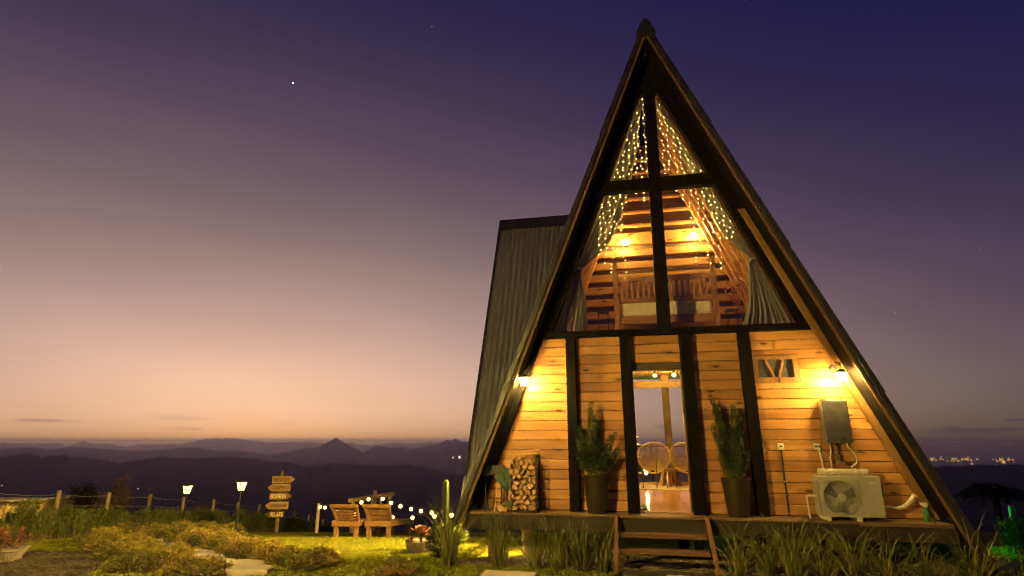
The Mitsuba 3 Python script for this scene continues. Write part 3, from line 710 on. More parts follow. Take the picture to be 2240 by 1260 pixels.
put('shelf', bx(1.68, 1.88, .40, .58, 3.80, 3.82, .004), 'black_steel', sd)
sd = thing('bedside_stand', 'small black wire stand on the loft floor beside the left curtain', 'stand')
for x in (-.42, -.26):
    for y in (.42, .56):
        put('leg', tube([(x, y, SILL - .02), (x, y, 3.86)], .006, 5), 'black_steel', sd)
put('shelf', bx(-.44, -.24, .40, .58, 3.86, 3.88, .004), 'black_steel', sd)

# ------------------------------------------------------------------ things in the lower room
def woven_chair(x, y, rz, label):
    t = thing('woven_chair', label, 'chair', 'woven chairs in the room')
    s = np.linspace(0, 2 * np.pi, 49)
    rimx = .36 * np.sin(s) * (1 + .10 * np.cos(s)); rimz = .66 + .33 * np.cos(s)
    rim = np.stack([rimx, -.10 - .32 * (rimz - .33), rimz], 1)
    hub = np.stack([.07 * np.sin(s), .12 + .03 * np.cos(s), .36 + .03 * np.cos(s)], 1)
    mk = lambda m: moved(m, (x, y, FL), rz)
    put('rim', mk(tube(rim, .014, 6, False)), 'wicker', t)
    put('hub', mk(tube(hub, .012, 6, False)), 'wicker', t)
    cords = []
    for k in range(96):
        a = 2 * np.pi * k / 96
        p = np.array([np.interp(a, s, rim[:, i]) for i in range(3)]); q = np.array([np.interp(a, s, hub[:, i]) for i in range(3)])
        cords.append(tube([p, (p + q) / 2 + [0, .05, -.02], q], .0042, 4))
    put('cords', mk(cat(cords)), 'wicker', t, stuff=True)
    for a, b in (((-.24, .05, .42), (-.26, -.16, 0)), ((.24, .05, .42), (.26, -.16, 0)), ((-.2, .1, .42), (-.3, .42, 0)), ((.2, .1, .42), (.3, .42, 0)), ((.05, -.32, .92), (.02, -.22, 0))):
        put('leg', mk(tube([a, b], .009, 6)), 'black_steel', t)


woven_chair(.48, 4.45, .12, 'round woven chair seen whole through the doorway')
woven_chair(1.24, 4.65, -.12, 'round woven chair cut off by the right door post')
tb = thing('log_table', 'low round wooden table on splayed log legs between the woven chairs', 'table')
put('table_top', lathe([(0, .335), (.30, .335), (.33, .35), (.33, .385), (.30, .40), (0, .40)], 24, (.86, 5.05, FL)), 'bed_wood', tb)
for a in (0.4, 2.5, 4.6):
    put('leg', tube([(.86 + .12 * math.cos(a), 5.05 + .12 * math.sin(a), FL + .335), (.86 + .24 * math.cos(a), 5.05 + .24 * math.sin(a), FL)], [.055, .062], 10), 'bed_wood', tb)
put('rug', bx(-.05, 2.1, 4.05, 5.35, FL + .001, FL + .014, .004), 'rug', label='pale rug under the woven chairs and table', cat='rug')
sl = thing('slippers', 'pair of dark slippers just inside the left of the doorway', 'slippers')
for x, y, a in ((.125, .24, .5), (.165, .34, .15)):
    m = hull([(-.04, 0, 0), (.04, 0, 0), (-.045, .2, 0), (.045, .2, 0), (0, .26, 0), (-.04, 0, .02), (.04, 0, .02), (-.04, .16, .06), (.04, .16, .06), (0, .25, .03)])
    put('slipper', moved(m, (x, y, FL + .019 if y < .12 else FL + .002), a), 'black_steel', sl)
sh = thing('lit_shelf', 'narrow lit shelf unit just inside the left of the doorway', 'shelf')
for z in (1.0, 1.35, 1.62, 1.78):
    put('shelf_board', bx(-.095, .22, 4.15, 4.45, z, z + .025, .004), 'white_linen', sh)
put('shelf_back', bx(-.095, -.08, 4.12, 4.47, FL + .02, 1.9, .003), 'loft_wood', sh)

# ------------------------------------------------------------------ things on the deck
bev = .006
ac = thing('air_conditioner', 'cream outdoor air conditioner unit with a round fan grille on the deck', 'air conditioner')
ax0, ax1, az0, az1, ay0, ay1 = 2.485, 3.245, .735, 1.235, -.40, -.10
hole = Point(2.745, .975).buffer(.222, 32)
put('casing', cat([extr_xz(sbox(ax0, az0, ax1, az1).buffer(-.02).buffer(.02).difference(hole), ay0, ay0 + .03), bx(ax0 + .002, ax0 + .02, ay0 + .03, ay1, az0, az0 + .05), bx(ax0 + .002, ax0 + .02, ay0 + .03, ay1, az1 - .05, az1), bx(ax0 + .002, ax0 + .02, ay1 - .03, ay1, az0 + .05, az1 - .05), bx(ax1 - .02, ax1 - .002, ay0 + .03, ay1, az0, az1), bx(ax0 - .004, ax1 + .004, ay0 - .006, ay1 + .004, az1 - .004, az1 + .014, .004), bx(ax0, ax1, ay0 + .03, ay1, az0, az0 + .02), bx(ax0, ax1, ay1 - .01, ay1, az0, az1)]), 'cream_plastic', ac)
put('frame_rib', cat([tube([(2.515 + .46 * a, ay0 - .004, .765 + .44 * b) for a, b in ((0, .06), (0, .94), (.03, 1), (.97, 1), (1, .94), (1, .06), (.97, 0), (.03, 0), (0, .06))], .007, 6)]), 'cream_plastic', ac)
put('fan_well', lathe([(0, -.08), (.21, -.08), (.222, .02)], 40).apply_transform(trimesh.transformations.translation_matrix((2.745, ay0 + .02, .975)) @ trimesh.transformations.rotation_matrix(math.pi / 2, [1, 0, 0])), 'cream_plastic', ac)
for k in range(3):
    a = k * 2.094 + .4
    b_ = [(2.745 + r * math.cos(a + o), ay0 + .05 + dy, .975 + r * math.sin(a + o)) for r, o, dy in ((.04, 0, 0), (.19, -.35, .02), (.20, .35, -.02), (.04, .9, -.01))]
    put('fan_blade', hull(b_ + [(x, y + .006, z) for x, y, z in b_]), 'black_steel', ac)
rings = []
s = np.linspace(0, 2 * np.pi, 49)
for r in np.linspace(.055, .222, 10):
    rings.append(tube(np.stack([2.745 + r * np.cos(s), ay0 - .012 - .008 * (1 - r / .222) + 0 * s, .975 + r * np.sin(s)], 1), .0022, 4, False))
put('grille_rings', cat(rings), 'cream_plastic', ac, stuff=True)
for k in range(24):
    a = k * math.pi / 12; rr = np.linspace(.05, .222, 6)
    put('grille_spoke', tube(np.stack([2.745 + rr * np.cos(a + .9 * (rr - .05) / .17 * .5), ay0 - .014 + 0 * rr, .975 + rr * np.sin(a + .9 * (rr - .05) / .17 * .5)], 1), .0026, 4), 'cream_plastic', ac)
put('hub', lathe([(0, .012), (.045, .01), (.055, 0), (.055, -.006)], 24).apply_transform(trimesh.transformations.translation_matrix((2.745, ay0 - .016, .975)) @ trimesh.transformations.rotation_matrix(math.pi / 2, [1, 0, 0])), 'cream_plastic', ac)
for x in (2.55, 2.93):
    put('foot', bx(x - .03, x + .03, ay0 - .02, ay1, FL + .004, az0, .006), 'white_plastic', ac)
for k in range(12):                                        # louvres of the side vent, open between
    z = az0 + .06 + .032 * k
    put('louvre', hull([(ax0 - .004 - .012 * q, y, z + .018 * (1 - q) + o) for q in (0, 1) for y in (ay0 + .04, ay1 - .03) for o in (0, .004)]), 'cream_plastic', ac)
put('valve_cover', bx(ax1 - .002, ax1 + .05, -.32, -.2, .98, 1.14, .01), 'black_steel', ac)
put('panel_line', bx(2.992, 2.998, ay0 - .003, ay0 + .002, az0 + .04, az1 - .05), 'grille_grey', ac)
put('maker_plate', bx(3.12, 3.18, ay0 - .003, ay0 + .001, 1.165, 1.175), 'white_plastic', ac)
rl = thing('rolled_duct', 'pale ribbed roll lying on top of the air conditioner', 'roll')
xs_ = np.linspace(2.53, 3.15, 120)
put('roll_body', tube(np.stack([xs_, -.28 + 0 * xs_, 1.298 + 0 * xs_], 1), .041 + .003 * np.sin(xs_ * 260) + .004 * ((xs_ < 2.6) | (xs_ > 3.08)), 18), 'pale_hose', rl, smooth=30)
for x in (2.60, 2.68, 2.99, 3.07):
    put('band', tube([(x, -.28, 1.298), (x + .022, -.28, 1.298)], .0475, 18), 'white_plastic', rl)
put('core', cyl((2.525, -.28, 1.298), (2.531, -.28, 1.298), .02), 'pale_hose', rl)
s = np.linspace(0, 1, 16)
hp = np.stack([3.24 + .50 * s, -.20 + .06 * s, .84 + .16 * s ** 5 + .01 * np.sin(s * 9)], 1)
put('insulated_pipe', tube(hp, .017 + .017 * s ** 2, 12), 'pale_hose', label='pale insulated pipe curving up beside the air conditioner', cat='pipe', smooth=True)
put('drain_pipe', cat([tube([(2.36, -.25, FL + .01), (2.35, -.25, .985)], .013, 8), tube([(2.345, -.25, .98), (2.49, -.25, .98)], .013, 8)]), 'pale_hose', label='angled pale pipe at the left of the air conditioner', cat='pipe')
b = thing('spray_bottle', 'green spray bottle at the right end of the deck', 'bottle')
put('bottle', lathe([(0, 0), (.036, 0), (.038, .02), (.038, .11), (.03, .14), (.014, .165), (.014, .175)], 18, (3.80, -.22, FL + .004)), 'green_bottle', b, smooth=30)
put('nozzle', hull([(3.80 + x, -.22 + y, FL + z) for x, z in ((-.05, .235), (.025, .24), (.03, .2), (-.05, .215), (.012, .178), (-.012, .178)) for y in (-.012, .012)]), 'white_plastic', b)

h = thing('wall_heater', 'dark flat water heater box fixed to the right part of the plank front', 'water heater')
put('case', bx(2.735, 3.075, -.155, -.022, 1.69, 2.27, .006), 'brushed_metal', h)
put('front_panel', bx(2.745, 3.078, -.162, -.152, 1.694, 2.266, .004), 'heater_front', h)
put('bracket', cat([bx(2.86, 2.96, -.03, -.02, 2.275, 2.31, .003), sph((2.885, -.034, 2.295), .008), sph((2.935, -.034, 2.295), .008)]), 'brushed_metal', h)
put('knob', cyl((2.97, -.163, 1.75), (2.97, -.175, 1.75), .016), 'black_steel', h)
for n_, pts, r, m in (('hose', [(2.80, -.06, 1.69), (2.81, -.06, 1.58), (2.785, -.05, 1.48), (2.79, -.05, 1.38), (2.78, -.06, 1.29)], .011, 'pale_hose'),
                      ('hose', [(3.02, -.06, 1.69), (3.04, -.06, 1.62), (3.10, -.05, 1.55), (3.13, -.05, 1.47), (3.11, -.05, 1.40), (3.04, -.06, 1.36), (3.03, -.06, 1.29)], .011, 'pale_hose'),
                      ('pipe', [(2.90, -.05, 1.69), (2.905, -.05, 1.60), (2.915, -.05, 1.45)], .017, 'beam_wood')):
    put(n_, tube(pts, r, 8), m, h)
put('valve', cat([cyl((2.86, -.05, 1.42), (2.97, -.05, 1.42), .014), sph((2.87, -.06, 1.42), .02), sph((2.95, -.06, 1.42), .02)]), 'brushed_metal', h)
s = np.linspace(0, 12, 60)
put('cable', tube(np.stack([2.86 + .05 * np.sin(s * 1.1) + .02 * s / 12, -.03 + .008 * np.cos(s), 1.62 - .2 * s / 12 + .06 * np.sin(s * 1.7)], 1), .0035, 5), 'black_steel', h)
for x, lab, two in ((2.15, 'small white socket with a black conduit running down to the deck', False), (2.64, 'white socket with two plugs left of the heater hoses', True)):
    o = thing('socket', lab, 'socket')
    put('plate', bx(x - .045, x + .045, -.040, -.020, 1.585, 1.68, .006), 'white_plastic', o)
    for dx in ((-.018, .022) if two else (0,)):
        put('plug', cyl((x + dx, -.040, 1.635), (x + dx, -.062, 1.632), .014, .011, 10), 'black_steel', o)
    if two:
        put('conduit', tube([(x + .02, -.034, 1.585), (x + .035, -.034, 1.46), (x + .04, -.034, 1.30)], .014, 8), 'pale_hose', o)
        put('cable', tube([(x + .02, -.05, 1.63), (x + .09, -.055, 1.58), (x + .15, -.05, 1.5), (x + .2, -.045, 1.55)], .004, 5), 'black_steel', o)
    else:
        put('conduit', tube([(x, -.034, 1.585), (x - .005, -.034, 1.2), (x, -.034, FL)], .012, 8), 'black_steel', o)
        for z in (1.14, FL + .03):
            put('clip', bx(x - .03, x + .03, -.052, -.020, z, z + .02, .003), 'brushed_metal', o)


def conifer(root, cx, cy, z0, shoots, seed):
    r = np.random.default_rng(seed)
    L, stems = [], []
    for bx_, bz, tx, tz, rad in shoots:
        p0 = np.array([cx + bx_ * .3, cy, z0]); p1 = np.array([cx + bx_, cy + r.normal() * .05, z0 + bz]); p2 = np.array([cx + tx, cy + r.normal() * .07, z0 + tz])
        s = np.linspace(0, 1, 10)[:, None]
        q = (1 - s) ** 2 * p0 + 2 * s * (1 - s) * p1 + s ** 2 * p2
        stems.append(tube(q, np.linspace(.010, .003, 10), 5))
        span = np.linalg.norm(p2 - p1); m = max(2, int(span / (rad * .95)) + 1)
        for t_ in np.linspace(0, 1, m):                      # a chain of dense round tufts along the shoot
            c0 = p1 + (p2 - p1) * t_ + r.normal(size=3) * rad * .22
            R1 = rad * (1.02 - .42 * t_) * r.uniform(.8, 1.15); n = int(100 * (R1 / .05) ** 1.6)
            d = r.normal(size=(n, 3)); d /= np.linalg.norm(d, axis=1, keepdims=True)
            c = c0 + d * R1 * r.uniform(.45, 1.0, (n, 1)) * [1, 1, 1.15]
            L.append(leaves(c, d + [0, 0, .55] + r.normal(size=(n, 3)) * .4, r.uniform(.026, .048, n), .013))
    put('trunk', cat(stems), 'bark', root)
    put('foliage', cat(L), 'conifer_leaf', root)
    c = np.stack([cx + r.uniform(-.12, .12, 120), cy + r.uniform(-.12, .12, 120), z0 + r.uniform(-.02, .05, 120)], 1)
    put('undergrowth', leaves(c, dirs_up(120, 1.1, r), .05, .016), 'hedge_leaf', root)


def tall_pot(root, cx, cy, r0, r1, h, tilt):
    p = [(0, .0), (r0 - .01, 0), (r0, .012)] + [(r0 + (r1 - r0) * (s ** .8), .012 + (h - .03) * s) for s in np.linspace(.1, 1, 8)] + [(r1 + .004, h), (r1 - .012, h + .004), (r1 - .028, h - .01), (r1 - .035, h - .06), (0, h - .065)]
    m = lathe(p, 40, (0, 0, 0)); v = m.vertices
    v[:, 2] += tilt * np.clip(v[:, 2] / h, 0, 1) ** 3 * (v[:, 0] / r1 + .35 * v[:, 1] / r1)
    m = trimesh.Trimesh(v + [cx, cy, FL + .003], m.faces, process=False)
    put('pot', m, 'brown_pot', root, smooth=40)
    put('earth', lathe([(0, h - .05), (r1 - .034, h - .05), (r1 - .034, h - .08)], 24, (cx, cy, FL)), 'soil', root)


t = thing('potted_conifer', 'potted conifer left of the doorway in a tall brown pot with a slanted rim', 'potted plant', 'potted conifers flanking the doorway')
tall_pot(t, -.53, -.21, .135, .20, .55, .045)
conifer(t, -.53, -.21, FL + .52, [(-.02, .40, -.05, 1.04, .060), (.05, .25, .02, .80, .065), (-.20, .20, -.30, .50, .060), (-.22, .45, -.25, .72, .055), (-.10, .18, -.13, .62, .065), (.14, .25, .30, .60, .05), (.16, .12, .33, .34, .055), (-.15, .10, -.33, .28, .055), (.10, .10, .17, .36, .065), (-.03, .1, .0, .42, .07), (.02, .08, .20, .22, .055)], 5)
t = thing('potted_conifer', 'potted conifer right of the doorway in a tall glossy brown pot', 'potted plant', 'potted conifers flanking the doorway')
tall_pot(t, 1.45, -.21, .14, .20, .52, .0)
conifer(t, 1.45, -.21, FL + .50, [(-.10, .6, -.21, 1.16, .042), (-.06, .45, -.16, .96, .058), (.0, .40, .07, 1.0, .058), (.08, .35, .17, .93, .045), (-.10, .28, -.25, .72, .052), (.05, .28, .14, .66, .055), (-.05, .18, -.13, .54, .065), (.09, .12, .20, .36, .06), (-.10, .10, -.17, .30, .06), (.0, .10, .02, .42, .075)], 9)

# firewood in a black rack
rk = thing('firewood_rack', 'narrow black steel rack full of split firewood on the left of the deck', 'rack')
for x in (-1.86, -1.415):
    for y in (-.37, -.06):
        put('upright', bx(x - .011, x + .011, y - .011, y + .011, FL + .004, 1.50 if x > -1.8 else 1.10, .003), 'black_steel', rk)
for z in (FL + .012, 1.47):
    put('rail', cat([bx(-1.415 - .009, -1.415 + .009, -.359, -.071, z, z + .018)] + ([bx(-1.849, -1.426, y - .008, y + .008, z, z + .016) for y in (-.37, -.06)] if z < 1 else [])), 'black_steel', rk)
from scipy.spatial import Voronoi
r = np.random.default_rng(12)
pts = []
for row in range(11):
    for col in range(5):
        pts.append((-1.845 + .084 * (col + .5 * (row % 2)) + r.normal() * .016, FL + .066 + .073 * row + r.normal() * .014))
pts = np.array(pts); reg = sbox(-1.85, FL + .03, -1.43, 1.475)
ext = np.vstack([pts, pts + [0.9, 0], pts - [0.9, 0], pts + [0, 1.6], pts - [0, 1.6]])
vo = Voronoi(ext)
for i in range(len(pts)):
    vs = vo.regions[vo.point_region[i]]
    if -1 in vs or not vs:
        continue
    pg = Polygon(vo.vertices[vs]).intersection(reg).buffer(-.022).buffer(.016, 3)
    if pg.is_empty or pg.area < 4e-4:
        continue
    if r.random() < .6:                                      # split faces: cut the round by a chord
        c = pg.centroid; a = r.uniform(0, 6.28); n_ = np.array([math.cos(a), math.sin(a)])
        half = Polygon([(c.x + .2 * n_[1] - .014 * n_[0], c.y - .2 * n_[0] - .014 * n_[1]), (c.x - .2 * n_[1] - .014 * n_[0], c.y + .2 * n_[0] - .014 * n_[1]), (c.x - .2 * n_[1] + .3 * n_[0], c.y + .2 * n_[0] + .3 * n_[1]), (c.x + .2 * n_[1] + .3 * n_[0], c.y - .2 * n_[0] + .3 * n_[1])])
        pg = pg.intersection(half)
    pg = pg.convex_hull
    if pg.area < 3e-4:
        continue
    yf = -.39 + r.uniform(0, .05)
    put('firewood_log', plate(np.array(pg.exterior.coords)[:-1], yf, yf + r.uniform(.28, .33), .002), ['log_end', 'log_end', 'log_end_dark'][r.integers(3)], label='split log stacked in the black firewood rack', cat='firewood log', group='split logs in the firewood rack')
for x, rr in ((-1.955, .05), (-1.885, .034)):
    put('firewood_log', tube([(x, -.40, FL + .006 + rr), (x, -.10, FL + .006 + rr)], rr, 16), 'log_end', label=('thicker' if rr > .04 else 'thinner') + ' round log lying loose on the deck left of the firewood rack', cat='firewood log')
tw = thing('kindling', 'loose bundle of pale sticks lying on top of the firewood', 'sticks')
for k in range(14):
    a = r.normal() * .5; c = np.array([-1.56 + r.normal() * .10, -.22 + r.normal() * .05, 1.50 + abs(r.normal()) * .025]); d = np.array([math.cos(a), math.sin(a) * .5, r.normal() * .16]) * r.uniform(.08, .17)
    put('stick', tube([c - d, c + d * .1 + [0, 0, .006], c + d], .0055, 5), 'log_end', tw)
k = thing('side_table', 'small black table half hidden behind the left roof slope', 'table')
put('table_top', bx(-2.27, -1.93, -.30, -.08, 1.19, 1.225, .006), 'black_steel', k)
for x in (-2.22, -1.97):
    for y in (-.28, -.1):
        put('leg', tube([(x, y, FL + .004), (x, y, 1.19)], .010, 6), 'black_steel', k)
put('glass_tray', cat([bx(-2.24, -1.95, -.27, -.265, 1.228, 1.34), bx(-2.24, -1.95, -.125, -.12, 1.228, 1.34), bx(-2.24, -1.95, -.265, -.125, 1.226, 1.25)]), 'heater_front', k)
g = thing('green_cloth', 'green cloth hung cornerwise between the black table and the firewood', 'cloth')
for corners, n_ in (([(-2.06, 1.19), (-1.87, 1.33), (-1.79, 1.17), (-1.80, 1.03), (-1.88, .98)], 'fold'), ([(-1.86, .84), (-1.79, .86), (-1.79, .74), (-1.86, .76)], 'corner')):
    q = np.array(corners); m = plate(q, -.415, -.405); m = m.subdivide().subdivide()
    v = m.vertices.copy(); v[:, 1] += .012 * np.sin(v[:, 0] * 38 + v[:, 2] * 22)
    put(n_, trimesh.Trimesh(v, m.faces, process=False), 'green_cloth', g)
put('stick', tube([(-2.06, -.36, FL + .005), (-2.05, -.30, .9), (-2.05, -.26, 1.05)], .008, 6), 'log_end', label='thin stick leaning against the black table', cat='stick')

# ------------------------------------------------------------------ steps, pavers and the pebble bed
st = thing('entry_steps', 'steep brown wooden steps up to the deck in front of the doorway', 'steps')
for x in (-.255, .985):
    put('stringer', beam((x - .0, -.425, .665), (x + (-.02 if x < 0 else .03), -.985, .01), .055, .125, (0, 1, .6), .005), 'step_wood', st)
for z, y in ((.47, -.60), (.29, -.76)):
    put('tread', bx(-.225, .955, y, y + .215, z - .05, z, .006), 'step_wood', st)
put('foot_board', bx(-.20, .96, -.93, -.83, .0, .07, .008), 'beam_wood', st)
for x0, x1, y0, y1, lab in ((.36, .86, -1.32, -.86, 'pale square paver on the grass at the foot of the steps'), (-2.0, -1.3, -1.55, -1.12, 'pale paver at the bottom edge left of the steps')):
    put('paver', bx(x0, x1, y0, y1, -.04, .045, .01), 'paver_stone', label=lab, cat='paver')


def sheet(poly, mat, kind, lab, lift=.004, step=.25):
    x0, y0, x1, y1 = poly.bounds; ms = []
    X, Y = np.meshgrid(np.arange(x0, x1 + step, step), np.arange(y0, y1 + step, step), indexing='ij')
    pts_ = [(a, b) for a, b in zip(X.ravel(), Y.ravel()) if poly.contains(Point(a, b))]
    ring = [poly.exterior.interpolate(s) for s in np.arange(0, poly.length, step)]
    from scipy.spatial import Delaunay
    P_ = np.array(pts_ + [(p.x, p.y) for p in ring]); tri = Delaunay(P_).simplices
    tri = tri[[poly.contains(Point(*P_[t].mean(0))) for t in tri]]
    v = np.column_stack([P_, gz(P_[:, 0], P_[:, 1]) + lift])
    return struct(kind, trimesh.Trimesh(v, tri, process=False), mat, lab, smooth=True)


gravel_poly = Polygon([(-17, -5), (-7.2, -4), (-7.15, -2.3), (-7.5, -1.7), (-8.0, -1.3), (-8.6, -.75), (-9.0, -.55), (-9.8, -.9), (-12, -2.0), (-17, -3.6)])
bed_poly = Polygon([(-2.9, -.62), (1.0, -.55), (5.6, -.75), (5.6, 1.6), (3.0, 2.2), (-.3, 1.9), (-.9, .75), (-2.2, .1)])
sheet(gravel_poly, 'gravel_mat', 'gravel_path', 'coarse gravel in the left foreground', .005)
sheet(bed_poly, 'soil', 'pebble_bed', 'bed of pebbles along the front of the cabin', .005)


def pebbles(poly, n, r0, r1, seed, keep=None):
    r = np.random.default_rng(seed); x0, y0, x1, y1 = poly.bounds
    base = trimesh.creation.icosphere(0, 1.0); bv, bf = base.vertices, base.faces
    xy = np.column_stack([r.uniform(x0, x1, n * 3), r.uniform(y0, y1, n * 3)])
    ins = np.array([poly.contains(Point(*p)) and (keep is None or keep(*p)) for p in xy]); xy = xy[ins][:n]; n = len(xy)
    s = r.uniform(r0, r1, n)
    sc = np.stack([s * r.uniform(.8, 1.5, n), s * r.uniform(.8, 1.3, n), s * r.uniform(.45, .75, n)], 1)
    a = r.uniform(0, 6.28, n); v = bv[None] * (1 + .22 * r.normal(size=(n, len(bv), 1))) * sc[:, None]
    x = v[..., 0] * np.cos(a)[:, None] - v[..., 1] * np.sin(a)[:, None]; y = v[..., 0] * np.sin(a)[:, None] + v[..., 1] * np.cos(a)[:, None]
    V = np.stack([x + xy[:, :1], y + xy[:, 1:], v[..., 2] + gz(xy[:, 0], xy[:, 1])[:, None] + s[:, None] * .35], -1).reshape(-1, 3)
    F = (bf[None] + (np.arange(n) * len(bv))[:, None, None]).reshape(-1, 3)
    return trimesh.Trimesh(V, F, process=False)


put('pebbles', pebbles(bed_poly, 7000, .014, .030, 3, lambda x, y: y < 1.0), 'pebble_mat', label='loose pebbles along the front of the cabin', stuff=True)
put('gravel', pebbles(gravel_poly, 16000, .006, .017, 4, lambda x, y: ahead(x, y) > 7.4 and x > -11), 'gravel_mat', label='coarse loose gravel in the left foreground', stuff=True)

s = np.linspace(0, 1, 40)
put('garden_hose', tube(np.stack([-.15 + 1.0 * s, -.30 + .10 * np.sin(s * 7), .035 + .02 * np.sin(s * 5)], 1), .014, 8), 'black_steel', label='black garden hose lying on the pebbles behind the steps', cat='hose')
# short grass
r = np.random.default_rng(21)
xy = np.column_stack([r.uniform(-13, 6, 900000), r.uniform(-2.6, 6.2, 900000)])
u = ahead(xy[:, 0], xy[:, 1]); side = xy[:, 0] * CY + (xy[:, 1] + 9) * SY
ok = (u > 7.8) & (u < 13.5) & (np.abs(side / u) < .98) & (r.random(len(u)) < np.clip(1.25 - (u - 7.8) * .17, .12, 1))
import shapely
pts_ = shapely.points(xy)
ok &= ~shapely.contains(gravel_poly.buffer(.02), pts_) & ~shapely.contains(bed_poly.buffer(-.05), pts_) & ~shapely.contains(sbox(-2.45, -.3, 6, 8), pts_)
xy = xy[ok][:260000]; n = len(xy)
a = r.uniform(0, 6.28, n); h = r.uniform(.012, .030, n) * (1 + .6 * (r.random(n) < .08)); w = r.uniform(.004, .008, n); lean = r.normal(size=(n, 2)) * .014
z = gz(xy[:, 0], xy[:, 1])
V = np.stack([np.column_stack([xy[:, 0] - np.cos(a) * w, xy[:, 1] - np.sin(a) * w, z]), np.column_stack([xy[:, 0] + np.cos(a) * w, xy[:, 1] + np.sin(a) * w, z]), np.column_stack([xy + lean, z + h])], 1).reshape(-1, 3)
put('grass', trimesh.Trimesh(V, np.arange(3 * n).reshape(-1, 3), process=False), 'grass_blade', label='short mown grass of the lawn', stuff=True)

# stepping stones
for i, (x, y) in enumerate([(-8.97, .53), (-8.05, .06), (-7.6, -.42), (-6.75, -.80), (-6.31, -1.13), (-5.95, -1.42), (-5.42, -1.45), (-5.12, -1.74)]):
    a0 = rng.uniform(0, .4); g = np.arange(9) * 2 * np.pi / 9 + a0
    rr = rng.uniform(.85, 1.1, 9); q = np.stack([.29 * rr * np.sign(np.cos(g)) * np.abs(np.cos(g)) ** .6, .20 * rr * np.sign(np.sin(g)) * np.abs(np.sin(g)) ** .6], 1)
    zz = float(gz(x, y))
    m = hull([(a, b, z) for a, b in q * .94 for z in (.075,)] + [(a, b, z) for a, b in q for z in (.055, -.04)])
    put('stepping_stone', moved(m, (x, y, zz), rng.uniform(-.3, .3)), 'paver_stone', label=('farthest stepping stone of the path', 'second farthest stepping stone of the path', 'third farthest stepping stone of the path', 'fourth stepping stone from the far end of the path', 'fourth stepping stone from the near end of the path', 'third nearest stepping stone of the path', 'second nearest stepping stone of the path', 'nearest stepping stone of the path, at the bottom edge')[i], cat='stepping stone', group='stepping stones of the path')

# ------------------------------------------------------------------ plants
def clump(x, y, n, L, spread, lab, seed, width=.016, bend=(.5, 1.5), group='long grass clumps along the front of the cabin'):
    r = np.random.default_rng(seed); t = thing('grass_clump', lab, 'ornamental grass', group)
    rad = .10 * np.sqrt(r.random(n)); a = r.uniform(0, 6.28, n)
    base = np.stack([x + rad * np.cos(a), y + rad * np.sin(a) * .8, np.full(n, float(gz(x, y)) - .01)], 1)
    d = dirs_up(n, spread, r) + np.stack([np.cos(a) * .1, np.sin(a) * .1, np.zeros(n)], 1)
    d[:, 1] = np.where(base[:, 1] + d[:, 1] * L > -.44, -np.abs(d[:, 1]) * .6, d[:, 1])     # the deck edge keeps the blades in front of it
    m = ribbon(base, d, L * r.uniform(.55, 1.1, n), width * r.uniform(.6, 1.2, n), 7, r.uniform(*bend, n), r.normal(size=n) * .6)
    put('blades', m, 'flax_leaf', t)
    m2 = ribbon(base[:n // 4], dirs_up(n // 4, spread * 1.4, r) * [1, .4, 1] + [0, -.1, 0], L * .5 * r.uniform(.5, 1, n // 4), width * .8, 4, 1.2)
    put('dry_blades', m2, 'hedge_stem', t)


clump(-2.62, -.75, 110, 1.05, .36, 'tallest long grass clump left of the cabin corner beside the dark round shrub', 1)
clump(-1.90, -.72, 60, .95, .34, 'narrow upright long grass clump alone in front of the left deck', 2)
clump(-1.36, -.70, 70, .80, .55, 'spreading long grass clump left of the steps in front of the firewood rack', 3)
clump(-1.08, -.66, 70, .85, .50, 'long grass clump left of the steps between the firewood and the first potted conifer', 4)
clump(-.74, -.70, 80, .72, .60, 'low spreading long grass clump in front of the left potted conifer', 5)
clump(-.44, -.72, 60, .70, .45, 'long grass clump touching the left side of the steps', 6)
for i, (x, y, L, s, lab) in enumerate(((1.28, -.78, .86, .60, 'long grass clump touching the right side of the steps'), (1.62, -.72, .82, .55, 'long grass clump in front of the right potted conifer'), (1.95, -.82, .90, .55, 'long grass clump in front of the black post beside the right conifer'),
                                       (2.30, -.74, .80, .60, 'long grass clump at the left foot of the air conditioner'), (2.66, -.84, .92, .60, 'tall long grass clump in front of the fan grille'), (3.02, -.76, .84, .65, 'long grass clump in front of the right half of the air conditioner'),
                                       (3.42, -.80, .66, .75, 'low arching long grass clump below the pale pipe'), (3.95, -.78, .95, .70, 'large arching long grass clump below the right foot of the roof'), (4.45, -.62, .72, .8, 'rightmost long grass clump beyond the foot of the roof'), (3.62, -.95, .5, .8, 'short dry grass clump low in front of the deck right end'))):
    clump(x, y, 62, L * 1.08, s, lab, 20 + i, .015, (.5, 2.8))

t = thing('round_shrub', 'small dark round shrub between the bowl of succulents and the tallest grass clump', 'shrub')
r = np.random.default_rng(3)
n = 1500; d = r.normal(size=(n, 3)); d /= np.linalg.norm(d, axis=1, keepdims=True)
put('foliage', leaves(np.array([-2.96, -.15, .20]) + d * [.22, .2, .22] * r.uniform(.5, 1.05, (n, 1)), d + r.normal(size=(n, 3)) * .5, .045, .022), 'dark_leaf', t)
put('stem', cyl((-2.96, -.15, -.05), (-2.96, -.15, .2), .015), 'bark', t)
t = thing('leafy_shrub', 'pale leafy shrub right behind the bowl of succulents', 'shrub')
n = 900; d = r.normal(size=(n, 3)); d /= np.linalg.norm(d, axis=1, keepdims=True); d[:, 2] = np.abs(d[:, 2])
put('foliage', leaves(np.array([-3.12, .75, .02]) + d * [.34, .26, .34] * r.uniform(.4, 1.05, (n, 1)), d + r.normal(size=(n, 3)) * .5, .06, .028), 'hedge_leaf', t)
put('stem', cyl((-3.12, .75, -.15), (-3.12, .75, .1), .012), 'bark', t)
c = thing('cactus', 'tall green column cactus left of the cabin corner', 'cactus')
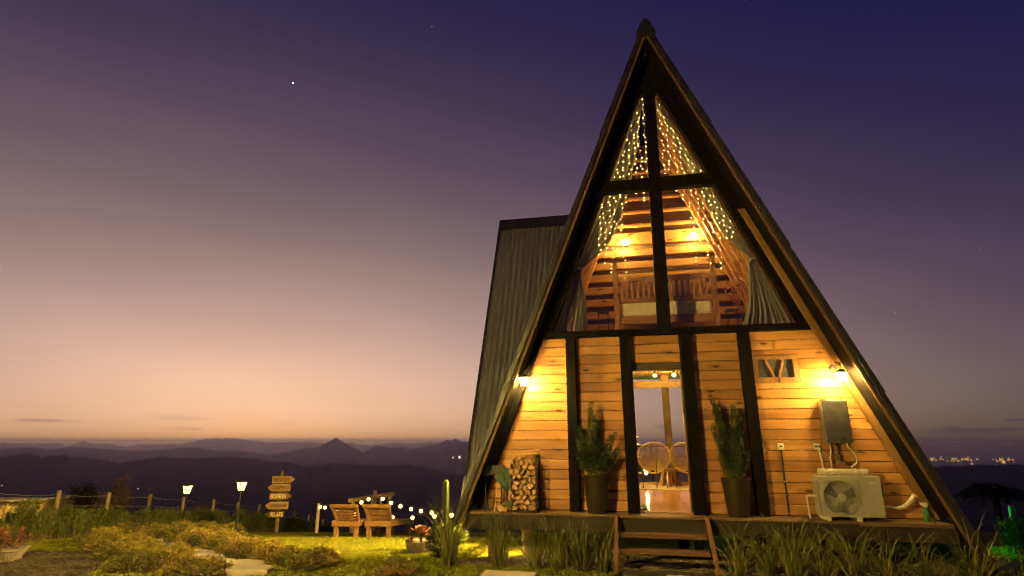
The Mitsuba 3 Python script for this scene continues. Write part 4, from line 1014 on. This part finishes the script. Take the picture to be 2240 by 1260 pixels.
g = np.linspace(0, 2 * np.pi, 48, endpoint=False); cx_, cy_, cz_ = -3.17, .76, float(gz(-3.17, .76))
hh = np.concatenate([np.linspace(0, 1.08, 20), 1.08 + .06 * np.sin(np.linspace(.2, 1.57, 6))]); tp = np.concatenate([np.full(20, 1.0), np.cos(np.linspace(.2, 1.55, 6))])
rad = .044 * (1 + .22 * np.cos(6 * g))
V = np.stack([cx_ - .03 * hh[:, None] + tp[:, None] * rad * np.cos(g), cy_ + tp[:, None] * rad * np.sin(g), cz_ + hh[:, None] + 0 * g], -1).reshape(-1, 3)
i, j = np.meshgrid(np.arange(len(hh) - 1), np.arange(48), indexing='ij'); q = np.stack([i * 48 + j, i * 48 + (j + 1) % 48, (i + 1) * 48 + (j + 1) % 48, (i + 1) * 48 + j], -1).reshape(-1, 4)
put('stem', trimesh.Trimesh(V, np.vstack([q[:, [0, 1, 2]], q[:, [0, 2, 3]]]), process=False), 'cactus_skin', c, smooth=True)
sp_ = np.array([(cx_ - .03 * h_ + .054 * math.cos(k * math.pi / 3), cy_ + .054 * math.sin(k * math.pi / 3), cz_ + h_) for h_ in np.arange(.05, 1.1, .035) for k in range(6)])
put('spines', leaves(np.repeat(sp_, 3, 0), np.repeat(sp_ - [cx_, cy_, 0], 3, 0) * [1, 1, 0] + rng.normal(size=(len(sp_) * 3, 3)) * .03, .02, .003), 'white_rope', c, stuff=True)

t = thing('succulent_bowl', 'wide clay bowl with a big bronze succulent rosette at the edge of the bright lawn', 'potted plant')
bx_, by_, bz_ = -3.50, .36, float(gz(-3.5, .36))
put('bowl', lathe([(0, 0), (.15, 0), (.19, .03), (.225, .12), (.235, .19), (.222, .195), (.21, .17), (0, .165)], 36, (bx_, by_, bz_)), 'clay_bowl', t, smooth=40)
def big_leaf(base, az, tilt, L, w):
    s = np.linspace(0, 1, 7); wid = w * np.sin(np.pi * np.clip(s * .85 + .12, 0, 1)) ** .8; wid[-1] = .002
    el = tilt + .5 * s
    px = np.cumsum(np.r_[0, np.cos(el[:-1])]) * L / 6; pz = np.cumsum(np.r_[0, np.sin(el[:-1])]) * L / 6
    c_, n_ = [], 7
    for k in (-1, 0, 1):
        c_.append(np.stack([px, k * wid / 2, pz + abs(k) * wid * .22], 1))
    V = np.concatenate(c_); f = []
    for k in range(2):
        for i in range(6):
            a_ = k * 7 + i; f += [[a_, a_ + 1, a_ + 8], [a_, a_ + 8, a_ + 7]]
    return moved(trimesh.Trimesh(V, f, process=False), base, az)
for cxx, cyy, czz, sc_, m_ in ((bx_ + .02, by_, .27, 1.0, 22), (bx_ + .17, by_ + .03, .22, .62, 14), (bx_ - .13, by_ - .03, .19, .4, 10)):
    put('stalk', cyl((cxx, cyy, bz_ + .15), (cxx, cyy, bz_ + czz), .022), 'bark', t)
    for k in range(m_):
        put('leaf', big_leaf((cxx, cyy, bz_ + czz), k * 2.4, .15 + 1.0 * k / m_, sc_ * (.23 - .08 * k / m_), sc_ * .085), 'bronze_leaf', t, smooth=True)

tr = thing('stone_trough', 'pale ribbed stone trough planted with bronze flowers at the left edge', 'planter')
M = trimesh.transformations.rotation_matrix(math.atan2(.59, .81), [0, 0, 1]); M[:3, :3] *= .82; M[:3, 3] = (-9.47, -1.80, float(gz(-9.4, -1.8)))
def local(m):
    m = m.copy(); m.apply_transform(M)
    return m
put('body', local(hull([(s * (.40 + d), q * (.21 + e), z) for s in (-1, 1) for q in (-1, 1) for d, e, z in ((.0, .0, 0), (.03, .015, .03), (.09, .06, .15), (.09, .06, .17))])), 'cast_stone', tr)
put('lip', local(bx(-.52, .52, -.30, .30, .165, .20, .012)), 'cast_stone', tr)
put('base', local(bx(-.43, .43, -.235, .235, -.02, .02, .008)), 'cast_stone', tr)
for k in range(19):
    x = -.40 + k * .0445
    put('rib', local(hull([(x + dx, -.228 - .052 * s - o, .035 + .105 * s) for s in (0, 1) for dx, o in ((-.014, 0), (.014, 0), (-.006, .014), (.006, .014))])), 'cast_stone', tr)
fw = thing('bronze_flowers', 'bronze and rust flowers growing in the pale stone trough', 'flowers')
r = np.random.default_rng(8); n = 90
b = np.column_stack([r.uniform(-.45, .45, n), r.uniform(-.24, .24, n), np.full(n, .19)])
d = dirs_up(n, .35, r); Ls = r.uniform(.16, .40, n)
tips = b + d * Ls[:, None]
put('stems', local(cat([tube([b[i], b[i] + d[i] * Ls[i] * .5 + r.normal(size=3) * .012, tips[i]], .0035, 4) for i in range(n)])), 'bronze_leaf', fw)
k = 16
put('foliage', local(leaves(np.repeat(b + d * Ls[:, None] * r.uniform(.1, .8, (n, 1)), k, 0) + r.normal(size=(n * k, 3)) * .03, dirs_up(n * k, 1.3, r), .06, .024)), 'bronze_leaf', fw)
put('petals', local(leaves(np.repeat(tips, 9, 0), dirs_up(n * 9, 1.5, r), .04, .026)), 'red_leaf', fw)

# low heath shrubs on both sides of the path
for i, (x, y, R0) in enumerate([(-8.79, -.48, .40), (-8.23, -.49, .39), (-7.79, -1.19, .32), (-7.33, -1.09, .32), (-7.06, -1.57, .30), (-6.75, -1.25, .28), (-6.47, -1.83, .36), (-5.95, -1.95, .30), (-5.53, -1.98, .25), (-8.8, 1.28, .46), (-10.16, 1.99, .50), (-11.01, 2.14, .46), (-8.84, 1.96, .49), (-9.66, 3.79, .38),
                                  (-7.54, .17, .41), (-10.48, 3.18, .49), (-6.9, -.08, .35), (-6.28, -.55, .33), (-5.82, -.78, .36), (-5.4, -.94, .31), (-4.94, -1.13, .29), (-4.49, -1.39, .31), (-4.50, -1.0, .27), (-5.68, -.47, .25), (-3.12, -1.47, .26), (-10.12, .63, .40), (-8.3, .9, .30), (-6.89, -2.04, .2), (-9.3, .1, .40), (-9.6, 1.3, .45), (-7.0, .55, .3), (-7.7, 1.0, .35)]):
    r = np.random.default_rng(100 + i)
    lab = 'low heath shrub with small pink flowers in the bed along the stepping stones' if i != 24 else 'small low heath shrub standing alone on the grass at the bottom edge'
    t = thing('heath_shrub', lab, 'shrub', 'low heath shrubs along the path' if i != 24 else None)
    n = int(420 + 900 * R0); d = dirs_up(n, 1.45, r); zz = float(gz(x, y)); R0 = R0 * .84; hgt = .17 * R0 / .30 * r.uniform(.8, 1.1)
    lob = 1 + .22 * np.sin(3 * np.arctan2(d[:, 1], d[:, 0]) + r.uniform(0, 6)) + .12 * np.sin(7 * np.arctan2(d[:, 1], d[:, 0]))
    tipp = np.stack([x + d[:, 0] * R0 * lob, y + d[:, 1] * R0 * lob, zz + .03 + d[:, 2] * hgt * r.uniform(.75, 1.15, n)], 1) * 1.0
    f_ = r.uniform(.55, 1.0, n)[:, None]
    c0 = np.array([x, y, zz]); base = c0 + (tipp - c0) * f_
    out_ = (tipp - c0) / np.linalg.norm(tipp - c0, axis=1, keepdims=True)
    m = ribbon(base, out_ + [0, 0, .25] + r.normal(size=(n, 3)) * .25, r.uniform(.06, .12, n), .010, 2, .3)
    kk = 4
    lv = leaves(np.repeat(base, kk, 0) + np.repeat(out_, kk, 0) * r.uniform(0, .09, (n * kk, 1)), np.repeat(out_, kk, 0) * .6 + r.normal(size=(n * kk, 3)) * .6 + [0, 0, .3], .042, .015)
    put('foliage', cat([m, lv]), 'heath_leaf', t)
    nf = int(n * (.55 if i in (4, 6, 7, 8, 17, 18, 19, 21, 22, 24, 14) else .22)); s_ = r.integers(0, n, nf)
    put('flowers', leaves(np.repeat(base[s_] + out_[s_] * .05, 3, 0), np.repeat(out_[s_], 3, 0) + r.normal(size=(nf * 3, 3)) * .8, .022, .016), 'pink_flower', t, stuff=True)
    put('stems', ribbon(np.repeat([c0 - [0, 0, .02]], 30, 0), dirs_up(30, 1.3, r), R0 * .9, .012, 3, .1), 'bark', t)

# ------------------------------------------------------------------ fence and hedge
def fence(kind, P, h, hw, lab):
    t = thing(kind, lab, 'fence')
    tops = []
    for x, y in P:
        z = float(gz(x, y)); a = rng.normal() * .02; tops.append((x + a, y, z))
        put('post', tube([(x, y, z - .2), (x + a * .5, y, z + h * .5), (x + a, y, z + h)], [.05, .047, .044], 10), 'fence_wood', t)
    for f_ in hw:
        q = []
        for i in range(len(tops) - 1):
            a, b = np.array(tops[i]), np.array(tops[i + 1])
            for s in np.linspace(0, 1, 6)[:-1]:
                q.append(a + (b - a) * s + [.05, -.02, h * f_ - .03 * math.sin(math.pi * s)])
        q.append(np.array(tops[-1]) + [.05, -.02, h * f_])
        put('wire', tube(q, .005, 4), 'wire_grey', t)


FX = lambda y: -12.75 - .111 * y
fence('wire_fence', [(FX(-.87 + 1.482 * k), -.87 + 1.482 * k) for k in range(-2, 13)], 1.0, (.92, .70, .45), 'wire fence on pale round posts running along the hedge on the left')
fence('wire_fence', [(6.2, 2.4), (8.6, 2.9), (11, 3.5)], .72, (.75, .35), 'short wire fence lit green at the right edge')


def hedge_proto(seed, h):
    r = np.random.default_rng(seed); n = 16
    b = np.column_stack([r.normal(size=n) * .11, r.normal(size=n) * .09, np.full(n, -.03)])
    d = dirs_up(n, .28, r); L = h * r.uniform(.75, 1.08, n)
    st_ = cat([tube([b[i], b[i] + d[i] * L[i] * .5 + r.normal(size=3) * .02, b[i] + d[i] * L[i]], [.011, .008, .004], 4) for i in range(n)])
    k = 60; t_ = r.uniform(.12, 1.03, (n, k)) ** .7
    c_ = (b[:, None] + d[:, None] * (L[:, None] * t_)[..., None]).reshape(-1, 3) + r.normal(size=(n * k, 3)) * .035
    lv = leaves(c_, dirs_up(n * k, 1.5, r), r.uniform(.035, .075, n * k), .022)
    return mikit.ply(st_, 'mat_hedge_stem'), mikit.ply(lv, 'mat_hedge_leaf')


protos = [hedge_proto(40 + i, h) for i, h in enumerate((.66, .60, .70, .55, .64))]


def hedge_shrub(x, y, s, lab, group):
    t = thing('hedge_shrub', lab, 'shrub', group)
    st_, lv = protos[rng.integers(5)]
    M_ = T().translate([float(x), float(y), float(gz(x, y))]).rotate([0, 0, 1], float(rng.uniform(0, 360))).scale([float(s), float(s), float(s * rng.uniform(.9, 1.1))])
    put('stems', st_, None, t, to_world=M_)
    put('foliage', lv, None, t, to_world=M_)


y = -4.4
while y < 17.5:
    for row in (0, 1):
        s = rng.uniform(.82, 1.1) * (1.12 if .6 < y < 1.0 and row == 0 else (.66 if y < .5 else 1))
        hedge_shrub(FX(y) + .50 + .28 * row + rng.normal() * .07, y + rng.normal() * .08, s if row == 0 else s * .88, 'upright leafy shrub in the hedge in front of the wire fence', 'upright shrubs of the left hedge')
    y += .40
for k in range(9):
    hedge_shrub(6.15 + .30 * k + rng.normal() * .05, 2.1 + .04 * k + rng.normal() * .06, .95, 'upright leafy shrub lit green at the right edge', 'shrubs lit green at the right edge')
for k in range(8):
    hedge_shrub(-.55 + .27 * k, 7.2 + rng.normal() * .12, 1.0, 'upright leafy shrub lit green, seen below the deck', 'shrubs lit green behind the cabin')

# ------------------------------------------------------------------ garden lamps, sign, loungers
def garden_lamp(x, y, h, lab, L, kind='garden_lamp', weight=1.5, group='lamps along the hedge', hs=1.3):
    t = thing(kind, lab, 'lamp post', group); z = float(gz(x, y))
    put('pole', tube([(x, y, z - .1), (x, y, z + h * .5), (x, y, z + h - .16 * hs)], [.022, .018, .016], 10), 'black_steel', t)
    g = np.arange(4) * math.pi / 2 + .4
    ring = lambda r_, q: [(x + r_ * hs * math.cos(a), y + r_ * hs * math.sin(a), z + h + q * hs) for a in g]
    put('lamp_glass', hull(ring(.055, -.17) + ring(.095, -.02)), 'white_plastic', t, emitter=glow(L, weight=weight))
    for a in g:
        put('corner_bar', tube([(x + .095 * hs * math.cos(a), y + .095 * hs * math.sin(a), z + h - .02 * hs), (x + .056 * hs * math.cos(a), y + .056 * hs * math.sin(a), z + h - .17 * hs)], .007 * hs, 5), 'black_steel', t)
    put('cap', hull(ring(.10, -.018) + ring(.10, -.005) + ring(.02, .035)), 'black_steel', t)
    put('collar', hull(ring(.05, -.165) + ring(.05, -.152)), 'black_steel', t)


garden_lamp(-11.6, 4.43, 1.20, 'left garden lamp on a thin post in front of the hedge', L_GARDEN)
garden_lamp(-9.38, 3.62, 1.24, 'right garden lamp on a thin post at the corner of the bright lawn', L_GARDEN)
# lamps of the yard outside the picture: one beside the camera's path, one by the shed
garden_lamp(-4.2, -7.6, 3.6, 'tall yard lamp on the drive in front of the cabin', L_YARD, 'yard_lamp', 2.5, None, 1.6)
garden_lamp(-26.0, 9.0, 3.2, 'tall yard lamp beside the shed', L_YARD * .6, 'yard_lamp', 1.5, None, 1.6)

sg = thing('signpost', 'wooden signpost with five arrow boards on the lawn', 'signpost')
M = trimesh.transformations.rotation_matrix(.30, [0, 0, 1]); M[:3, 3] = (-9.04, 4.73, float(gz(-9.04, 4.73)))
put('stake', local(tube([(0, 0, -.2), (0, 0, .8), (0, 0, 1.46), (.005, 0, 1.54)], [.052, .05, .048, .03], 12)), 'stake_wood', sg)
for x0, x1, z0, z1, tipd, txt, mat, lm, hgt, tx in ((-.214, .371, 1.235, 1.415, 1, 'RESPIRE', 'sign_wood', 'letter_dark', .085, -.17), (-.315, .261, 1.035, 1.215, -1, 'CONTEMPLE', 'sign_wood', 'letter_dark', .080, -.21), (-.243, .325, .828, 1.006, 1, 'SORRIA', 'sign_wood_brown', 'letter_pale', .095, -.21),
                                                  (-.325, .256, .60, .785, -1, 'DESACELERE', 'sign_wood', 'letter_dark', .072, -.22), (-.317, .18, .40, .56, -1, 'RELAXE', 'sign_wood_dark', 'letter_pale', .095, -.21)):
    zm = (z0 + z1) / 2; e = .12
    P = [(x0, z0), (x1 - e, z0), (x1, zm), (x1 - e, z1), (x0, z1)] if tipd > 0 else [(x0 + e, z0), (x1, z0), (x1, z1), (x0 + e, z1), (x0, zm)]
    bd_ = put('arrow_board', local(plate(P, -.085, -.053, .004)), mat, sg, label=f'arrow board pointing {"right" if tipd > 0 else "left"} reading {txt}')
    m = meshkit.text_mesh(txt, hgt, .004, True); v = m.vertices
    wid = v[:, 0].max(); room = (x1 - x0) - e - .05; s = min(1.0, room / wid); x_start = (x0 + .03) if tipd > 0 else (x1 - .03 - wid * s)
    V = np.stack([x_start + v[:, 0] * s, -.0852 - v[:, 2], zm - hgt / 2 + v[:, 1]], 1)
    put('letters', local(trimesh.Trimesh(V, m.faces, process=False)), lm, bd_)


def lounger(x, y, rz, lab):
    t = thing('lounge_chair', lab, 'lounge chair', 'wooden loungers on the lawn'); z = float(gz(x, y))
    def l(m):
        m = m.copy(); v = m.vertices; a = v[:, 1] * 0.095
        return moved(trimesh.Trimesh(v - np.stack([0 * a, 0 * a, a], 1), m.faces, process=False), (x, y, z), rz)
    for sx in (-.235, .235):
        put('leg', l(bx(sx - .048, sx + .048, -.06, .04, -.05, .30, .006)), 'chair_wood', t)
        put('leg', l(bx(sx - .048, sx + .048, 1.42, 1.52, -.05, .30, .006)), 'chair_wood', t)
        put('side_rail', l(bx(sx * 1.28 - .022, sx * 1.28 + .022, -.05, 1.55, .24, .36, .005)), 'chair_wood', t)
        put('stile', l(beam((sx * 1.12, .06, .34), (sx * 1.24, -.24, .675), .06, .045, (0, 1, 0), .004)), 'chair_wood', t)
    put('cross_rail', l(bx(-.325, .325, -.098, -.062, .225, .345, .005)), 'chair_wood', t)
    put('cross_rail', l(bx(-.325, .325, 1.553, 1.59, .225, .345, .005)), 'chair_wood', t)
    put('top_rail', l(beam((-.335, -.252, .668), (.335, -.252, .668), .045, .075, (0, -.5, .84), .005)), 'chair_wood', t)
    for k in range(5):
        f = .10 + .175 * k
        put('back_slat', l(beam((-.26 - .022 * f, .045 - .30 * f + .03, .34 + .335 * f), (.26 + .022 * f, .045 - .30 * f + .03, .34 + .335 * f), .020, .058, (0, -.67, .74), .003)), 'slat_wood', t)
    for k in range(13):
        yy = .10 + k * .11
        put('seat_slat', l(bx(-.272, .272, yy, yy + .085, .332, .354, .004)), 'slat_wood', t)


lounger(-6.50, 3.60, .10, 'left wooden lounger seen from behind, with a slatted reclined back')
lounger(-5.78, 3.78, .06, 'right wooden lounger seen from behind, nearest the cabin')

lf = thing('pergola', 'small pergola of round logs standing behind the loungers', 'pergola')
za, zb = float(gz(-7.76, 6.24)), float(gz(-6.67, 6.47))
put('log', tube([(-7.85, 6.22, .08), (-6.60, 6.48, .26)], .062, 14), 'fence_wood', lf)
put('post', tube([(-7.72, 6.25, za - .2), (-7.72, 6.25, .06)], .055, 12), 'fence_wood', lf)
put('post', tube([(-6.72, 6.46, zb - .2), (-6.72, 6.46, .20)], .055, 12), 'fence_wood', lf)
put('post', tube([(-7.19, 6.50, float(gz(-7.19, 6.5)) - .2), (-7.19, 6.50, .34)], .05, 12), 'fence_wood', lf)
sw = thing('rope_swing', 'white rope swing seat hanging in the log frame', 'swing')
s = np.linspace(0, math.pi, 14); zs0 = -.62
put('seat', cat([tube(np.stack([-7.08 + .22 * np.cos(s), 6.30 + .12 * q + 0 * s, zs0 + .10 - .14 * np.sin(s)], 1), .018, 6) for q in (-1, -.5, 0, .5, 1)]), 'white_rope', sw)
for x in (-7.30, -6.86):
    for q in (-.12, .12):
        put('rope', tube([(x, 6.30 + q, zs0 + .1), (x * .5 - 7.08 * .5, 6.38, .16 + (x + 7.3) * .1)], .010, 6), 'white_rope', sw)

# string lights from the light pole over the loungers to the cabin
po = thing('light_pole', 'pale round pole holding the end of the string lights', 'pole')
put('shaft', tube([(-8.42, 5.63, float(gz(-8.42, 5.63)) - .2), (-8.42, 5.63, .06)], [.05, .042], 12), 'fence_wood', po)


def string_lights(P, lab, dim=()):
    t = thing('string_lights', lab, 'string lights'); P = np.array(P, float); q = []
    for i in range(len(P) - 1):
        for s_ in np.linspace(0, 1, 6)[:-1]:
            q.append(P[i] + (P[i + 1] - P[i]) * s_ + [0, 0, .075 - .03 * math.sin(math.pi * s_)])
    q.append(P[-1] + [0, 0, .075])
    put('wire', tube(q, .006, 5), 'black_steel', t)
    for i, p in enumerate(P):
        put('socket', cyl(p + [0, 0, .03], p + [0, 0, .085], .014, .012, 8), 'black_steel', t)
        put('bulb', sph(p, .044, 2), 'white_plastic', t, smooth=True, **({} if i in dim else {'emitter': glow(L_BULB * (.25 if i in (2, 3, 4) and len(P) > 6 else 1), weight=.35)}))


string_lights([(-8.35, 5.60, -.03), (-8.16, 5.51, -.03), (-7.85, 5.36, -.02), (-7.68, 5.29, -.08), (-7.51, 5.20, .01), (-6.97, 4.93, -.10), (-6.76, 4.80, .20), (-6.51, 4.67, .29), (-6.00, 4.38, .34), (-5.70, 4.21, .27), (-5.38, 4.02, .22), (-5.03, 3.81, .19), (-4.71, 3.60, .18), (-4.37, 3.37, .18), (-4.04, 3.14, .23), (-3.3, 2.6, .52)],
              'upper string of warm bulbs from the pale pole over the loungers towards the cabin', (14,))
string_lights([(-6.01, 5.07, -.17), (-5.15, 4.23, -.05), (-4.27, 3.27, .12), (-3.64, 2.50, .25), (-3.25, 1.95, .34)], 'lower string of warm bulbs right of the loungers ending under the cabin corner')

globe('ground_lamp', 'bare bright bulb under the left corner of the deck', 'lamp', (-2.20, .55, .40), .032, L_GROUND, 2.0, None, (0, 0, 1))
# floodlight on the wing that lights the lawn, and two green floods behind the cabin (all hidden by it)
def flood(x, y, z, aim, sx, sy, L, col, lab, foot, doors=()):
    """lamp box with its glowing face; doors = (side, offset, length): flaps beside ('x') or above ('y') the face"""
    t = thing('floodlight', lab, 'floodlight'); p = np.array([x, y, z]); d = np.array(aim, float); d /= np.linalg.norm(d)
    M_, _ = frame(p, p + d)
    def l(m):
        m = m.copy(); m.apply_transform(M_)
        return m
    put('lamp_face', l(trimesh.Trimesh([(-sx, -sy, 0), (sx, -sy, 0), (sx, sy, 0), (-sx, sy, 0)], [[0, 1, 2], [0, 2, 3]], process=False)), 'white_plastic', t, emitter=glow(L, col, 3.0))
    a, b = sx + .012, sy + .012
    put('housing', l(bx(-a, a, -b, b, -.06, -.004, .004)), 'black_steel', t)
    for side, o, n_ in doors:
        lo, hi = sorted((o, o + math.copysign(.006, o)))
        put('barn_door', l(bx(lo, hi, -.16, .16, -.05, n_) if side == 'x' else bx(-.16, .16, lo, hi, -.05, n_)), 'black_steel', t)
    put('bracket', tube([p - d * .05, foot], .012, 6), 'black_steel', t)


flood(-2.34, 1.0, 1.85, (-.92, .18, -.36), .03, .06, L_FLOOD, WARM, 'warm floodlight on the left slope of the roof, behind its front edge', (-2.02, 1.1, 1.95), (('x', .10, .12), ('x', -.10, .19), ('y', .07, .14)))
GREEN = np.array([.02, 1.0, .16])
flood(5.1, 3.7, .80, (.80, -.56, -.12), .05, .05, L_GREEN, GREEN, 'green floodlight behind the right corner of the cabin', (5.1, 3.85, float(gz(5.1, 3.85))), (('x', .08, .15), ('x', -.08, .10), ('y', -.07, .16)))
flood(1.9, 9.4, -.1, (-.75, -.95, -.12), .07, .05, L_GREEN * .7, GREEN, 'green floodlight behind the cabin', (1.95, 9.5, float(gz(1.95, 9.5))))

# ------------------------------------------------------------------ the far side of the fence
sh = thing('shed', 'low shed with a corrugated yellow wall beyond the fence at the left edge', 'shed')
M = trimesh.transformations.rotation_matrix(.22, [0, 0, 1]); M[:3, 3] = (-27.45, 13.9, 0)
zg = float(gz(-27.45, 13.9)) - .6
xs_ = np.linspace(-6, 0, 400); wv = -.03 * np.cos(xs_ * 2 * np.pi / .26)
zz = np.array([zg, -1.0]); dz = np.clip((xs_ + 6) / 6, 0, 1) * .0
V = np.concatenate([np.stack([xs_, wv, np.full(400, zg)], 1), np.stack([xs_, wv, -.98 + .035 * xs_], 1)]); f = []
for i in range(399):
    if not (-1.75 < xs_[i] < -1.05):
        f += [[i, i + 1, 401 + i], [i, 401 + i, 400 + i]]
    else:
        V = np.concatenate([V, [[xs_[i], wv[i], -1.62], [xs_[i + 1], wv[i + 1], -1.62]]]); k = len(V) - 2
        f += [[k, k + 1, 401 + i], [k, 401 + i, 400 + i]]
put('wall', local(trimesh.Trimesh(V, f, process=False)), 'shed_wall', sh)
put('wall', local(bx(-.06, 0, .04, 3.6, zg, -1.0)), 'shed_wall', sh)
put('wall', local(bx(-6.0, -.06, 3.54, 3.6, zg, -1.25)), 'shed_wall', sh)
put('roof', local(hull([(x, y, z + .035 * x + o) for x in (-6.2, .35) for y, z in ((-.35, -1.02), (3.8, -1.22)) for o in (0, .06)])), 'shed_roof', sh)


def small_tree(x, y, h, w, mat, lab, seed, group=None, n=2600):
    r = np.random.default_rng(seed); t = thing('small_tree', lab, 'tree', group); z = float(gz(x, y)) - .05; P = []
    put('trunk', tube([(x, y, z), (x + .03, y, z + h * .4), (x, y, z + h * .75)], [.04, .03, .012], 7), 'bark', t)
    br, L = [], []
    for k in range(14):
        a, e = r.uniform(0, 6.28), r.uniform(.2, 1.3); b0 = np.array([x, y, z + h * r.uniform(.2, .65)])
        b1 = b0 + np.array([math.cos(a) * math.cos(e) * w, math.sin(a) * math.cos(e) * w, math.sin(e) * h * .45]) * r.uniform(.6, 1)
        br.append(tube([b0, (b0 + b1) / 2 + [0, 0, .04], b1], [.014, .009, .004], 4))
        m = n // 14
        L.append(b0 + (b1 - b0) * r.uniform(.3, 1.08, (m, 1)) + r.normal(size=(m, 3)) * .09)
    c_ = np.concatenate(L)
    put('crown', cat([leaves(c_, dirs_up(len(c_), 2.0, r), r.uniform(.05, .10, len(c_)), .035)]), mat, t)
    put('branches', cat(br), 'bark', t)


small_tree(-18.4, 7.6, 1.75, .55, 'night_tree', 'dark bushy tree beyond the fence, nearest the shed', 1)
small_tree(-17.3, 7.9, 1.75, .6, 'bronze_leaf', 'reddish bushy tree beyond the fence right of the dark one', 2)
small_tree(-14.4, 8.6, .9, .5, 'bronze_leaf', 'low reddish bush behind the hedge near the left garden lamp', 3)
small_tree(-9.6, 12.0, 1.2, .5, 'night_tree', 'dark slender tree behind the fence right of the signpost', 4)

pm = thing('palm', 'dark palm silhouetted on the slope right of the cabin', 'palm')
px_, py_ = 12.6, 15.0; pz_ = float(gz(px_, py_))
put('trunk', tube([(px_, py_, pz_ - .2), (px_ + .1, py_, pz_ + 1.2), (px_ + .05, py_, -.1)], [.12, .10, .09], 10), 'night_tree', pm)
for k in range(18):
    a = k * 2.4; e = rng.uniform(.1, 1.2); s = np.linspace(0, 1, 12); L = rng.uniform(.9, 1.35)
    q = np.stack([px_ + .05 + np.cos(a) * L * s * math.cos(e), py_ + np.sin(a) * L * s * math.cos(e), -.1 + L * (s * math.sin(e) - .65 * s ** 2)], 1)
    tn = np.gradient(q, axis=0); side = np.cross(tn, [0, 0, 1]); side /= np.linalg.norm(side, axis=1, keepdims=True)
    idx = np.repeat(np.arange(1, 12), 6); sg_ = np.tile([1, -1], 33)[:, None]
    lf_ = leaves(q[idx] + rng.normal(size=(66, 3)) * .02, side[idx] * sg_ + tn[idx] * 2.2 - [0, 0, .35], .42, .03)
    put('frond', cat([tube(q, np.linspace(.02, .004, 12), 4), lf_]), 'night_tree', pm)
po = thing('utility_pole', 'thin pale pole far down the dark slope right of the cabin', 'pole')
put('shaft', tube([(20.86, 36.2, -12), (20.86, 36.2, -2.2)], [.07, .06], 8), 'concrete', po)
put('fitting', cyl((20.8, 36.15, -2.75), (21.0, 36.15, -2.75), .08, .08, 8), 'concrete', po)

# lights of farms and of the town on the plain
def on_land(bearing, lift=2.0):
    a = math.pi / 2 + YAW - math.radians(bearing[0]); e = math.tan(math.radians(bearing[1]))
    for d in np.geomspace(60, 40000, 6000):
        x, y = CAM[0] + d * math.cos(a), CAM[1] + d * math.sin(a); z = CAM[2] + d * e
        if z < float(land(np.array([x]), np.array([y]))[0]) + lift or d > 1250:
            return np.array([x, y, z]), d
    return np.array([x, y, z]), d
for b_, s, lab in zip([(-32.69, -3.856), (-41.25, -3.223), (-31.91, -3.961), (-5.23, -1.616), (-5.86, -1.658)], (.55, .5, .3, 1.6, 1.0), ('tiny white light on the dark valley side below the ridge, left of the lamps', 'tiny white light on the dark valley side at the left edge', 'fainter tiny light on the dark valley side, right of the white one', 'tiny pale light on the mountain beside the cabin, right of two', 'tiny pale light on the mountain beside the cabin, left of two')):
    p_, d_ = on_land(b_)
    put('distant_light', sph(p_, s * d_ / 700, 1), 'white_plastic', label=lab, cat='light', emitter=glow(1.2, (1, .85, .6), .02))
r = np.random.default_rng(31); ct = []
for k in range(110):
    b_ = r.choice([35.2, 36.0, 37.6, 38.4, 40.4]) + r.normal() * .33; d = 12700 + r.normal() * 900; a = math.pi / 2 + YAW - math.radians(b_)
    ct.append(bx(-1, 1, -1, 1, -1, 1).apply_scale(r.choice([4, 5, 6, 8, 11])).apply_translation((d * math.cos(a), d * math.sin(a), -319)))
put('town_lights', cat(ct), 'white_plastic', label='scattered orange lights of a distant town on the plain', stuff=True, emitter=glow(1.5, (1.0, .55, .22), .05))
for i, (v, s, lab) in enumerate((((-.4965, .6715, .55), 105, 'brightest star, upper left of the cabin'), ((-.4531, .66, .5993), 45, 'faint star up and right of the brightest one'), ((-.2795, .7066, .65), 42, 'faint star high over the middle of the sky'),
                                 ((.4005, .74, .5404), 45, 'faint star at the upper right'), ((.4893, .8341, .2548), 45, 'faint star low on the right, nearer the edge'), ((.4198, .8726, .2497), 45, 'faint star low on the right, nearer the cabin'))):
    put('star', sph(np.array(v) * 900000, s * 7.5, 1), 'white_plastic', label=lab, cat='star', emitter=glow(6.0 if i == 0 else 2.2, (1, .86, .66), .02))

# ------------------------------------------------------------------ the evening air
HAZE_TOP = max(meshkit.WRITTEN[scene[k]['filename']][0][:, 2].max() for k in ('hills', 'mountains', 'far_mountains')) + 8.0
HAZE_TOP = float(max(HAZE_TOP, 14.0))
scene['haze'] = {'type': 'cube', 'to_world': T().translate([0, 0, (HAZE_TOP - 336) / 2]).scale([306000, 306000, (HAZE_TOP + 336) / 2]), 'bsdf': {'type': 'null'}, 'interior': {'type': 'ref', 'id': 'air'}}
labels['haze'] = {'label': 'thin evening haze over the valley', 'kind': 'stuff'}
